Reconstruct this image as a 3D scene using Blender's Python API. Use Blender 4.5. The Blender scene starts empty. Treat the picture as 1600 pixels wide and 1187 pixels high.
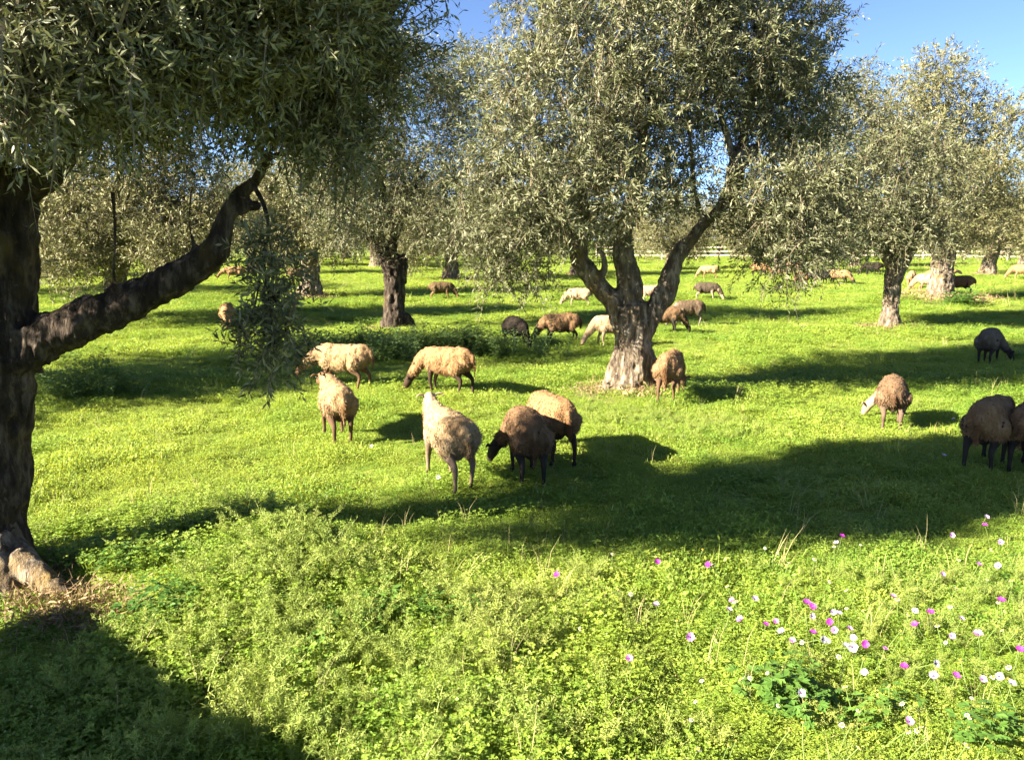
import bpy, math, random
import numpy as np
from mathutils import Vector, Matrix

SC = bpy.context.scene
COL = SC.collection

# ------------------------------------------------------------------ camera, sky, sun, exposure
CAM_H = 2.25
F_PX = 1208.0                       # focal length in pixels of the 1600 px wide photograph
HORIZON = 373.0
PITCH = math.atan((593.5 - HORIZON) / F_PX)
cam_data = bpy.data.cameras.new('camera')
cam_data.sensor_width = 36.0
cam_data.lens = 36.0 * F_PX / 1600.0
cam_data.clip_start = 0.05
cam_data.clip_end = 3000.0
cam = bpy.data.objects.new('camera', cam_data)
COL.objects.link(cam)
cam.location = (0, 0, CAM_H)
cam.rotation_euler = (math.pi / 2 - PITCH, 0, 0)
SC.camera = cam

SUN_EL = math.radians(27.0)
SHADOW = np.array([0.915, 0.403])   # the way shadows fall on the ground
SHADOW /= np.linalg.norm(SHADOW)
world = bpy.data.worlds.new('World')
SC.world = world
world.use_nodes = True
wn = world.node_tree.nodes
wn.clear()
sky = wn.new('ShaderNodeTexSky')
sky.sky_type = 'NISHITA'
sky.sun_disc = False
sky.sun_elevation = SUN_EL
sky.sun_rotation = math.atan2(-SHADOW[0], -SHADOW[1])
sky.air_density = 0.41
sky.dust_density = 0.15
sky.ozone_density = 2.6
bg = wn.new('ShaderNodeBackground')
bg.inputs['Strength'].default_value = 0.05
wo = wn.new('ShaderNodeOutputWorld')
world.node_tree.links.new(sky.outputs[0], bg.inputs['Color'])
world.node_tree.links.new(bg.outputs[0], wo.inputs['Surface'])

sun_data = bpy.data.lights.new('sun', 'SUN')
sun_data.energy = 5.0
sun_data.angle = math.radians(0.55)
sun_data.color = (1.0, 0.90, 0.70)
sun = bpy.data.objects.new('sun', sun_data)
COL.objects.link(sun)
sun.rotation_euler = Vector((SHADOW[0] * math.cos(SUN_EL), SHADOW[1] * math.cos(SUN_EL), -math.sin(SUN_EL))).to_track_quat('-Z', 'Y').to_euler()
sun.location = (-20, -10, 20)

vs = SC.view_settings
vs.view_transform = 'Standard'
vs.look = 'None'
vs.exposure = 2.8
vs.gamma = 1.0
vs.use_curve_mapping = False
SC.cycles.max_bounces = 6
SC.cycles.transparent_max_bounces = 8

# ------------------------------------------------------------------ helpers
rng = np.random.default_rng(7)


def hash3(ix, iy, iz):
    v = np.sin(ix * 127.1 + iy * 311.7 + iz * 74.7) * 43758.5453
    return v - np.floor(v)


def vnoise(p):
    """value noise in -1..1 of an (n,3) array"""
    p = np.asarray(p, float)
    i = np.floor(p)
    f = p - i
    u = f * f * (3 - 2 * f)
    x, y, z = i[:, 0], i[:, 1], i[:, 2]
    r = 0
    for dx in (0, 1):
        wx = u[:, 0] if dx else 1 - u[:, 0]
        for dy in (0, 1):
            wy = u[:, 1] if dy else 1 - u[:, 1]
            for dz in (0, 1):
                wz = u[:, 2] if dz else 1 - u[:, 2]
                r = r + wx * wy * wz * hash3(x + dx, y + dy, z + dz)
    return r * 2 - 1


def n2(x, y, s, seed=0.0):
    x = np.atleast_1d(np.asarray(x, float))
    y = np.atleast_1d(np.asarray(y, float))
    return vnoise(np.stack([x * s + seed, y * s - seed * 1.7, np.full_like(x, seed * 3.1)], 1))


# mounds of rough ground: x, y, radius, height
MOUNDS = [(-1.6, 12.6, 2.4, 0.12), (1.95, 11.2, 1.0, 0.10), (15.6, 28.2, 2.0, 0.18), (9.5, 19.3, 1.2, 0.08),
          (-1.3, 4.9, 0.9, 0.12), (-2.0, 5.55, 0.75, 0.07)]


def terrain(x, y):
    x = np.asarray(x, float)
    y = np.asarray(y, float)
    sh = x.shape
    x = x.ravel()
    y = y.ravel()
    d = np.hypot(x, y)
    z = 0.06 * n2(x, y, 0.33, 1.3) + 0.03 * n2(x, y, 0.9, 4.1)
    fine = np.clip(1.3 - d / 30, 0, 1)
    z = z + fine * (0.036 * n2(x, y, 1.7, 6.4) + 0.016 * n2(x, y, 4.3, 2.9))
    far = np.clip((d - 25) / 40, 0, 1)
    z = z + far * 0.2 * n2(x, y, 0.07, 9.0) + 0.2 * np.clip((d - 29) / 16, 0, 1)
    for mx, my, r, h in MOUNDS:
        z = z + h * np.exp(-((x - mx) ** 2 + (y - my) ** 2) / (r * r))
    # the corner nearest to the camera on the left lies a little lower
    z = z - 0.18 * np.clip((-1.2 - x) / 1.5, 0, 1) * np.clip((4.4 - y) / 1.2, 0, 1)
    return z.reshape(sh)


def tz(x, y):
    return float(terrain(np.array([x]), np.array([y]))[0])


def ray(px, py):
    """direction of a pixel of the photograph, scaled to one metre of depth along +Y"""
    cx = (px - 800.0) / F_PX
    cy = (593.5 - py) / F_PX
    c, s = math.cos(PITCH), math.sin(PITCH)
    dy = c + cy * s
    dz = -s + cy * c
    return np.array([cx / dy, 1.0, dz / dy])


def P(px, py, depth):
    return np.array([0, 0, CAM_H]) + ray(px, py) * depth


def G(px, py, h=0.0):
    """point of the ground (h metres above it) that the photograph shows at a pixel"""
    r = ray(px, py)
    t = CAM_H / max(-r[2], 1e-3)
    for _ in range(12):
        g = tz(r[0] * t, t) + h
        t = 0.5 * t + 0.5 * (CAM_H - g) / max(-r[2], 1e-3)
    return np.array([r[0] * t, t, CAM_H + r[2] * t])


def project(p):
    """where the photograph shows points of the world"""
    p = np.atleast_2d(np.asarray(p, float)) - np.array([0, 0, CAM_H])
    c, s = math.cos(PITCH), math.sin(PITCH)
    dep = np.maximum(p[:, 1] * c - p[:, 2] * s, .05)
    up = p[:, 1] * s + p[:, 2] * c
    return 800 + F_PX * p[:, 0] / dep, 593.5 - F_PX * up / dep


def tag(o, label=None, cat=None, group=None, kind=None):
    if label:
        o['label'] = label
    if cat:
        o['category'] = cat
    if group:
        o['group'] = group
    if kind:
        o['kind'] = kind
    return o


def empty(name, loc, rz=0.0, scale=1.0):
    o = bpy.data.objects.new(name, None)
    o.empty_display_size = 0.2
    COL.objects.link(o)
    o.location = loc
    o.rotation_euler = (0, 0, rz)
    o.scale = (scale,) * 3
    return o


def mesh_np(name, v, faces, mats=(), mat_idx=None, smooth=True, attrs=None):
    """mesh from a vertex array and a list of (n,k) index arrays"""
    me = bpy.data.meshes.new(name)
    v = np.asarray(v, np.float32)
    fl = [np.asarray(f, np.int32) for f in faces if len(f)]
    loops = np.concatenate([f.ravel() for f in fl])
    totals = np.concatenate([np.full(len(f), f.shape[1], np.int32) for f in fl])
    starts = np.concatenate([[0], np.cumsum(totals)[:-1]]).astype(np.int32)
    me.vertices.add(len(v))
    me.vertices.foreach_set('co', v.ravel())
    me.loops.add(len(loops))
    me.loops.foreach_set('vertex_index', loops)
    me.polygons.add(len(totals))
    me.polygons.foreach_set('loop_start', starts)
    me.polygons.foreach_set('loop_total', totals)
    for m in mats:
        me.materials.append(m)
    if mat_idx is not None:
        me.polygons.foreach_set('material_index', np.asarray(mat_idx, np.int32))
    me.update(calc_edges=True)
    me.validate()
    me.polygons.foreach_set('use_smooth', np.full(len(totals), smooth))
    for k, (dom, arr) in (attrs or {}).items():
        a = me.attributes.new(k, 'FLOAT', dom)
        a.data.foreach_set('value', np.asarray(arr, np.float32))
    return me


def link(name, me, parent=None, loc=None):
    o = bpy.data.objects.new(name, me)
    COL.objects.link(o)
    if parent is not None:
        o.parent = parent
    if loc is not None:
        o.location = loc
    return o


def catmull(pts, k=4):
    """smooth list of rows through control rows"""
    p = np.asarray(pts, float)
    if len(p) < 3:
        t = np.linspace(0, 1, k + 1)[:, None]
        return p[0] * (1 - t) + p[-1] * t
    q = np.vstack([2 * p[0] - p[1], p, 2 * p[-1] - p[-2]])
    out = []
    for i in range(1, len(q) - 2):
        for j in range(k):
            t = j / k
            a, b, c, d = q[i - 1], q[i], q[i + 1], q[i + 2]
            out.append(0.5 * ((2 * b) + (c - a) * t + (2 * a - 5 * b + 4 * c - d) * t * t + (3 * b - a - 3 * c + d) * t ** 3))
    out.append(p[-1])
    return np.array(out)


class Soup:
    """collects tubes and sheets, then becomes one mesh"""

    def __init__(self):
        self.v = []
        self.q = []
        self.t = []
        self.n = 0

    def add(self, v, quads=None, tris=None):
        v = np.asarray(v, float)
        if quads is not None and len(quads):
            self.q.append(np.asarray(quads, int) + self.n)
        if tris is not None and len(tris):
            self.t.append(np.asarray(tris, int) + self.n)
        self.v.append(v)
        self.n += len(v)

    def tube(self, pts, ra, rb=None, seg=12, side=None, smooth=4, cap=True):
        """tube through points; ra is the radius along the side direction, rb across it"""
        pts = np.asarray(pts, float)
        ra = np.broadcast_to(np.asarray(ra, float), (len(pts),))
        rb = ra if rb is None else np.broadcast_to(np.asarray(rb, float), (len(pts),))
        rows = np.column_stack([pts, ra, rb])
        if smooth > 1:
            rows = catmull(rows, smooth)
        p, a, b = rows[:, :3], np.maximum(rows[:, 3], 1e-4), np.maximum(rows[:, 4], 1e-4)
        n = len(p)
        tg = np.gradient(p, axis=0)
        tg /= np.linalg.norm(tg, axis=1)[:, None] + 1e-9
        ang = np.linspace(0, 2 * np.pi, seg, endpoint=False)
        rings = []
        prev = None
        for i in range(n):
            if side is not None:
                s = np.asarray(side, float)
            else:
                if prev is None:
                    s = np.cross(tg[i], [0.3, 0.1, 1.0]) if abs(tg[i][2]) < 0.9 else np.cross(tg[i], [0, 1.0, 0])
                else:
                    s = prev
            s = s - tg[i] * np.dot(s, tg[i])
            s /= np.linalg.norm(s) + 1e-9
            prev = s
            w = np.cross(tg[i], s)
            rings.append(p[i] + np.outer(np.cos(ang) * a[i], s) + np.outer(np.sin(ang) * b[i], w))
        v = np.vstack(rings)
        k = np.arange(seg)
        k2 = (k + 1) % seg
        quads = np.vstack([np.column_stack([i * seg + k, i * seg + k2, (i + 1) * seg + k2, (i + 1) * seg + k]) for i in range(n - 1)])
        tris = None
        if cap:
            c0 = p[0] - tg[0] * min(a[0], b[0]) * 0.5
            c1 = p[-1] + tg[-1] * min(a[-1], b[-1]) * 0.5
            v = np.vstack([v, c0, c1])
            m = n * seg
            l = (n - 1) * seg
            tris = np.vstack([np.column_stack([k2, k, np.full(seg, m)]), np.column_stack([l + k, l + k2, np.full(seg, m + 1)])])
        self.add(v, quads, tris)

    def mesh(self, name, mats=(), **kw):
        f = []
        if self.q:
            f.append(np.vstack(self.q))
        if self.t:
            f.append(np.vstack(self.t))
        return mesh_np(name, np.vstack(self.v), f, mats, **kw)


def remeshed(soup, voxel, smooth=4):
    """one continuous skin over all tubes of a soup: returns vertices and quads"""
    me = soup.mesh('skin')
    o = bpy.data.objects.new('skin', me)
    COL.objects.link(o)
    m = o.modifiers.new('r', 'REMESH')
    m.mode = 'VOXEL'
    m.voxel_size = voxel
    if smooth:
        s = o.modifiers.new('s', 'SMOOTH')
        s.iterations = smooth
        s.factor = 0.5
    dg = bpy.context.evaluated_depsgraph_get()
    ev = o.evaluated_get(dg)
    em = ev.to_mesh()
    n = len(em.vertices)
    v = np.empty(n * 3, np.float32)
    em.vertices.foreach_get('co', v)
    nr = np.empty(n * 3, np.float32)
    em.vertices.foreach_get('normal', nr)
    tot = np.empty(len(em.polygons), np.int32)
    em.polygons.foreach_get('loop_total', tot)
    li = np.empty(len(em.loops), np.int32)
    em.loops.foreach_get('vertex_index', li)
    st = np.empty(len(em.polygons), np.int32)
    em.polygons.foreach_get('loop_start', st)
    faces = []
    for k in (3, 4):
        sel = st[tot == k]
        if len(sel):
            faces.append(li[sel[:, None] + np.arange(k)[None, :]])
    ev.to_mesh_clear()
    bpy.data.objects.remove(o)
    bpy.data.meshes.remove(me)
    return v.reshape(-1, 3).astype(float), nr.reshape(-1, 3).astype(float), faces


# ------------------------------------------------------------------ materials
def new_mat(name):
    m = bpy.data.materials.new(name)
    m.use_nodes = True
    nt = m.node_tree
    nt.nodes.clear()
    out = nt.nodes.new('ShaderNodeOutputMaterial')
    return m, nt, out


class N:
    """small node-building helper"""

    def __init__(self, nt):
        self.nt = nt

    def node(self, t, **kw):
        n = self.nt.nodes.new(t)
        for k, v in kw.items():
            setattr(n, k, v)
        return n

    def set(self, sock, v):
        if hasattr(v, 'is_linked') or isinstance(v, bpy.types.NodeSocket):
            self.nt.links.new(v, sock)
        else:
            sock.default_value = v

    def attr(self, name):
        return self.node('ShaderNodeAttribute', attribute_name=name).outputs['Fac']

    def noise(self, vec, scale, detail=3, rough=0.55):
        n = self.node('ShaderNodeTexNoise')
        if vec is not None:
            self.nt.links.new(vec, n.inputs['Vector'])
        n.inputs['Scale'].default_value = scale
        n.inputs['Detail'].default_value = detail
        n.inputs['Roughness'].default_value = rough
        return n.outputs['Fac']

    def ramp(self, fac, stops):
        r = self.node('ShaderNodeValToRGB')
        els = r.color_ramp.elements
        while len(els) < len(stops):
            els.new(0.5)
        for e, (p, c) in zip(els, stops):
            e.position = p
            e.color = (*c, 1) if len(c) == 3 else c
        self.nt.links.new(fac, r.inputs['Fac'])
        return r.outputs['Color']

    def mix(self, fac, a, b, mode='MIX'):
        m = self.node('ShaderNodeMix', data_type='RGBA', blend_type=mode)
        self.set(m.inputs[0], fac)
        self.set(m.inputs[6], a if not isinstance(a, tuple) else (*a[:3], 1))
        self.set(m.inputs[7], b if not isinstance(b, tuple) else (*b[:3], 1))
        return m.outputs[2]

    def math(self, op, a, b=None):
        m = self.node('ShaderNodeMath', operation=op)
        self.set(m.inputs[0], a)
        if b is not None:
            self.set(m.inputs[1], b)
        return m.outputs[0]

    def bsdf(self, color, rough=0.7, spec=0.3, normal=None):
        b = self.node('ShaderNodeBsdfPrincipled')
        self.set(b.inputs['Base Color'], color if not isinstance(color, tuple) else (*color[:3], 1))
        self.set(b.inputs['Roughness'], rough)
        b.inputs['Specular IOR Level'].default_value = spec
        if normal is not None:
            self.nt.links.new(normal, b.inputs['Normal'])
        return b.outputs[0]

    def bump(self, height, strength=0.5, dist=0.02):
        b = self.node('ShaderNodeBump')
        b.inputs['Strength'].default_value = strength
        b.inputs['Distance'].default_value = dist
        self.nt.links.new(height, b.inputs['Height'])
        return b.outputs[0]

    def leafy(self, color, rough, spec, trans, tcol):
        """leaf: glossy-diffuse front with some light let through"""
        b = self.bsdf(color, rough, spec)
        t = self.node('ShaderNodeBsdfTranslucent')
        self.set(t.inputs['Color'], tcol)
        ms = self.node('ShaderNodeMixShader')
        ms.inputs[0].default_value = trans
        self.nt.links.new(b, ms.inputs[1])
        self.nt.links.new(t.outputs[0], ms.inputs[2])
        return ms.outputs[0]


def mat_olive_leaf(name, up_a, up_b, under_a, under_b):
    m, nt, out = new_mat(name)
    k = N(nt)
    t = k.attr('tint')
    up = k.mix(t, up_a, up_b)
    un = k.mix(t, under_a, under_b)
    geo = k.node('ShaderNodeNewGeometry')
    col = k.mix(geo.outputs['Backfacing'], up, un)
    s = k.leafy(col, 0.5, 0.22, 0.16, k.mix(0.5, col, (0.16, 0.17, 0.03)))
    nt.links.new(s, out.inputs['Surface'])
    return m


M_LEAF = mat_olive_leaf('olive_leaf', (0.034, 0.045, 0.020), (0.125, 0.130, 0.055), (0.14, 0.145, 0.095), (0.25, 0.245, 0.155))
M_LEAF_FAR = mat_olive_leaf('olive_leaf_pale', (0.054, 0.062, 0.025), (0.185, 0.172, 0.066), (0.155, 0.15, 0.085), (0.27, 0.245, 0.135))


def mat_bark(name, dark, mid, light, moss):
    m, nt, out = new_mat(name)
    k = N(nt)
    tc = k.node('ShaderNodeTexCoord')
    mp = k.node('ShaderNodeMapping')
    nt.links.new(tc.outputs['Object'], mp.inputs['Vector'])
    mp.inputs['Scale'].default_value = (1, 1, 0.28)
    v = mp.outputs[0]
    n1 = k.noise(v, 14, 6, 0.65)
    n2_ = k.noise(tc.outputs['Object'], 2.6, 3)
    n3 = k.noise(v, 46, 4, 0.7)
    rg = k.node('ShaderNodeTexNoise', noise_type='RIDGED_MULTIFRACTAL')
    nt.links.new(v, rg.inputs['Vector'])
    rg.inputs['Scale'].default_value = 9.0
    rg.inputs['Detail'].default_value = 5.0
    rg.inputs['Distortion'].default_value = 0.6
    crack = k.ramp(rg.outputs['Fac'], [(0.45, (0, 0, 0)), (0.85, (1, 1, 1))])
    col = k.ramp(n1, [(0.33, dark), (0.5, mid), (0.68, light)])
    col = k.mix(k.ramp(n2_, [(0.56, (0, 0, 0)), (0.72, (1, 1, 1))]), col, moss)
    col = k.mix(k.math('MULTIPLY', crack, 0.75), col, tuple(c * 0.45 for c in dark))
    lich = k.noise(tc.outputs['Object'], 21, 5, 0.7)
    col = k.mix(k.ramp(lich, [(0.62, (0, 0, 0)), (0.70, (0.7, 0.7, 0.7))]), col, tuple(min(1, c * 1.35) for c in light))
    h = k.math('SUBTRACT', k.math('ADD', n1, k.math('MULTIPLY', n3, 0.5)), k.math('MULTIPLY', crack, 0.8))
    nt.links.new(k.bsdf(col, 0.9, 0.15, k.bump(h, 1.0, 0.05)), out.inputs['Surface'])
    return m


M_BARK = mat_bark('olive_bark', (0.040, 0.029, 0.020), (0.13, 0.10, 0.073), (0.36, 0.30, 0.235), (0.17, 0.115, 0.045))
M_BARK_DARK = mat_bark('dark_olive_bark', (0.014, 0.010, 0.008), (0.038, 0.028, 0.021), (0.13, 0.10, 0.078), (0.09, 0.062, 0.022))  # darker copy of the bark; puts the big left trunk's shade into colour


def mat_twig():
    m, nt, out = new_mat('twig')
    k = N(nt)
    nt.links.new(k.bsdf((0.15, 0.12, 0.08), 0.85, 0.2), out.inputs['Surface'])
    return m


M_TWIG = mat_twig()


def mat_plant(name, a, b, dry, rough=0.55, trans=0.3, tcol=(0.30, 0.42, 0.04), patch=0.35):
    m, nt, out = new_mat(name)
    k = N(nt)
    geo = k.node('ShaderNodeNewGeometry')
    oi = k.node('ShaderNodeObjectInfo')
    patchn = k.noise(geo.outputs['Position'], patch, 4, 0.6)
    f = k.math('ADD', k.math('MULTIPLY', oi.outputs['Random'], 0.55), k.math('MULTIPLY', k.ramp(patchn, [(0.35, (0, 0, 0)), (0.65, (1, 1, 1))]), 0.5))
    col = k.mix(f, a, b)
    t = k.attr('tint')
    col = k.mix(k.ramp(t, [(0.86, (0, 0, 0)), (0.95, (1, 1, 1))]), col, dry)
    s = k.leafy(col, rough, 0.3, trans, k.mix(0.6, col, tcol))
    nt.links.new(s, out.inputs['Surface'])
    return m


M_TURF = mat_plant('turf_blade', (0.105, 0.23, 0.028), (0.325, 0.385, 0.065), (0.44, 0.37, 0.14), 0.55, 0.4, (0.50, 0.54, 0.05))
M_FEATHER = mat_plant('feathery_leaf', (0.18, 0.25, 0.05), (0.31, 0.34, 0.085), (0.36, 0.32, 0.13), 0.6, 0.28)
M_CLOVER = mat_plant('clover_leaf', (0.11, 0.20, 0.024), (0.24, 0.31, 0.04), (0.22, 0.24, 0.05), 0.5, 0.28)
M_MALLOW = mat_plant('broad_leaf', (0.05, 0.12, 0.022), (0.10, 0.18, 0.03), (0.16, 0.2, 0.05), 0.5, 0.25)
M_NETTLE = mat_plant('tall_weed_leaf', (0.07, 0.13, 0.035), (0.14, 0.20, 0.06), (0.2, 0.22, 0.1), 0.65, 0.22)
M_STRAW = mat_plant('straw_blade', (0.30, 0.27, 0.11), (0.42, 0.36, 0.19), (0.40, 0.34, 0.18), 0.7, 0.2, (0.4, 0.35, 0.1))
M_LITTER = mat_plant('dead_leaf', (0.16, 0.105, 0.055), (0.33, 0.235, 0.13), (0.28, 0.2, 0.1), 0.8, 0.1, (0.3, 0.2, 0.06))


def mat_ground():
    m, nt, out = new_mat('pasture_soil')
    k = N(nt)
    geo = k.node('ShaderNodeNewGeometry')
    p = geo.outputs['Position']
    a = k.noise(p, 0.5, 5, 0.6)
    b = k.noise(p, 9, 4, 0.65)
    c = k.noise(p, 60, 3, 0.7)
    col = k.ramp(b, [(0.3, (0.07, 0.12, 0.018)), (0.55, (0.15, 0.20, 0.03)), (0.75, (0.24, 0.26, 0.06))])
    col = k.mix(k.ramp(a, [(0.5, (0, 0, 0)), (0.75, (0.6, 0.6, 0.6))]), col, (0.24, 0.25, 0.055))
    soil = k.ramp(c, [(0.3, (0.06, 0.042, 0.028)), (0.7, (0.19, 0.135, 0.085))])
    col = k.mix(k.attr('soil'), col, soil)
    h = k.math('ADD', b, k.math('MULTIPLY', c, 0.5))
    nt.links.new(k.bsdf(col, 0.95, 0.1, k.bump(h, 0.9, 0.05)), out.inputs['Surface'])
    return m


M_GROUND = mat_ground()


def mat_wool():
    m, nt, out = new_mat('wool')
    k = N(nt)
    oi = k.node('ShaderNodeObjectInfo')
    tc = k.node('ShaderNodeTexCoord')
    t = k.attr('tint')
    d = k.attr('dirt')
    n1 = k.noise(tc.outputs['Object'], 7, 4, 0.6)
    n_f = k.noise(tc.outputs['Object'], 60, 3, 0.7)
    col = k.mix(k.math('MULTIPLY', t, 0.5), oi.outputs['Color'], k.mix(1.0, oi.outputs['Color'], (0.55, 0.47, 0.40), 'MULTIPLY'))
    stain = k.math('MULTIPLY', k.math('ADD', d, k.ramp(n1, [(0.5, (0, 0, 0)), (0.7, (0.35, 0.35, 0.35))])), 0.85)
    col = k.mix(stain, col, k.mix(1.0, oi.outputs['Color'], (0.34, 0.27, 0.22), 'MULTIPLY'))
    nt.links.new(k.bsdf(col, 0.95, 0.08, k.bump(n_f, 0.8, 0.02)), out.inputs['Surface'])
    return m


M_WOOL = mat_wool()


def mat_hide():
    m, nt, out = new_mat('short_hair')
    k = N(nt)
    oi = k.node('ShaderNodeObjectInfo')
    tc = k.node('ShaderNodeTexCoord')
    sx = k.node('ShaderNodeSeparateXYZ')
    nt.links.new(tc.outputs['Object'], sx.inputs[0])
    n1 = k.noise(tc.outputs['Object'], 16, 4, 0.6)
    col = k.mix(k.ramp(n1, [(0.4, (0, 0, 0)), (0.7, (0.6, 0.6, 0.6))]), oi.outputs['Color'], k.mix(1.0, oi.outputs['Color'], (0.45, 0.38, 0.33), 'MULTIPLY'))
    leg = k.node('ShaderNodeAttribute', attribute_type='OBJECT', attribute_name='leg_tone').outputs['Fac']
    low = k.math('MULTIPLY', k.attr('leg'), k.math('SUBTRACT', 1.0, leg))
    col = k.mix(low, col, (0.05, 0.03, 0.02))
    hoof = k.ramp(sx.outputs['Z'], [(0.030, (1, 1, 1)), (0.045, (0, 0, 0))])
    col = k.mix(hoof, col, (0.03, 0.025, 0.02))
    nt.links.new(k.bsdf(col, 0.85, 0.15, k.bump(n1, 0.3, 0.01)), out.inputs['Surface'])
    return m


M_HIDE = mat_hide()


def mat_flat(name, col, rough=0.6, spec=0.3, var=0.0):
    m, nt, out = new_mat(name)
    k = N(nt)
    c = (*col, 1)
    if var:
        tc = k.node('ShaderNodeTexCoord')
        n1 = k.noise(tc.outputs['Object'], 12, 4, 0.65)
        c = k.ramp(n1, [(0.3, tuple(x * (1 - var) for x in col)), (0.7, tuple(min(1, x * (1 + var)) for x in col))])
    nt.links.new(k.bsdf(c, rough, spec), out.inputs['Surface'])
    return m


M_EYE = mat_flat('eye', (0.01, 0.008, 0.006), 0.2, 0.6)
M_WOOD = mat_flat('weathered_wood', (0.42, 0.37, 0.29), 0.85, 0.15, 0.35)


def mat_petal(name, a, b):
    m, nt, out = new_mat(name)
    k = N(nt)
    oi = k.node('ShaderNodeObjectInfo')
    col = k.mix(oi.outputs['Random'], a, b)
    nt.links.new(k.leafy(col, 0.55, 0.25, 0.3, col), out.inputs['Surface'])
    return m


M_PET = {'magenta': mat_petal('magenta_petal', (0.50, 0.03, 0.40), (0.60, 0.06, 0.50)),
         'pink': mat_petal('pink_petal', (0.60, 0.20, 0.55), (0.66, 0.30, 0.60)),
         'pale': mat_petal('pale_petal', (0.58, 0.37, 0.60), (0.68, 0.52, 0.70)),
         'white': mat_petal('white_petal', (0.66, 0.60, 0.66), (0.74, 0.72, 0.72))}
M_HEART = mat_flat('flower_heart', (0.07, 0.03, 0.10), 0.8, 0.1)
M_YOLK = mat_flat('daisy_heart', (0.55, 0.36, 0.03), 0.8, 0.1)
M_STEM = mat_flat('flower_stem', (0.11, 0.16, 0.04), 0.7, 0.2)

# ------------------------------------------------------------------ the ground
def graded(lo, hi, n, fine):
    t = np.linspace(-1, 1, n)
    s = np.sinh(t * fine) / math.sinh(fine)
    return np.where(s < 0, -s * lo, s * hi)


TRUNKS = []     # x, y, radius of bare soil and dead leaves, filled in as trees are described


def build_ground():
    xs = graded(-500, 500, 261, 5.6)
    ys = graded(-120, 900, 301, 5.8) + 6.0
    X, Y = np.meshgrid(xs, ys)
    Z = terrain(X, Y)
    v = np.column_stack([X.ravel(), Y.ravel(), Z.ravel()])
    nx, ny = len(xs), len(ys)
    i, j = np.meshgrid(np.arange(nx - 1), np.arange(ny - 1))
    a = (j * nx + i).ravel()
    q = np.column_stack([a, a + 1, a + nx + 1, a + nx])
    soil = np.zeros(len(v))
    for tx, ty, r in TRUNKS:
        d = np.hypot(v[:, 0] - tx, v[:, 1] - ty) / r
        soil = np.maximum(soil, np.clip(1.35 - d + 0.35 * n2(v[:, 0], v[:, 1], 3.0, 2.2), 0, 1))
    me = mesh_np('ground', v, [q], [M_GROUND], attrs={'soil': ('POINT', soil)})
    tag(link('ground', me), 'gently uneven green pasture floor under the olive grove', None, None, 'structure')


# ------------------------------------------------------------------ olive trees
def leaf_quads(p, d, nrm, L, W):
    """folded rhombic leaves: p base points, d directions, nrm face normals"""
    s = np.cross(d, nrm)
    s /= np.linalg.norm(s, axis=1)[:, None] + 1e-9
    n = len(p)
    L = np.broadcast_to(L, (n,))[:, None]
    W = np.broadcast_to(W, (n,))[:, None]
    v = np.empty((n, 4, 3))
    v[:, 0] = p
    v[:, 1] = p + d * L * 0.52 + s * W * 0.5 + nrm * W * 0.12
    v[:, 2] = p + d * L
    v[:, 3] = p + d * L * 0.52 - s * W * 0.5 + nrm * W * 0.12
    return v.reshape(-1, 3)


def unit(a):
    return a / (np.linalg.norm(a, axis=-1, keepdims=True) + 1e-9)


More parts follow.
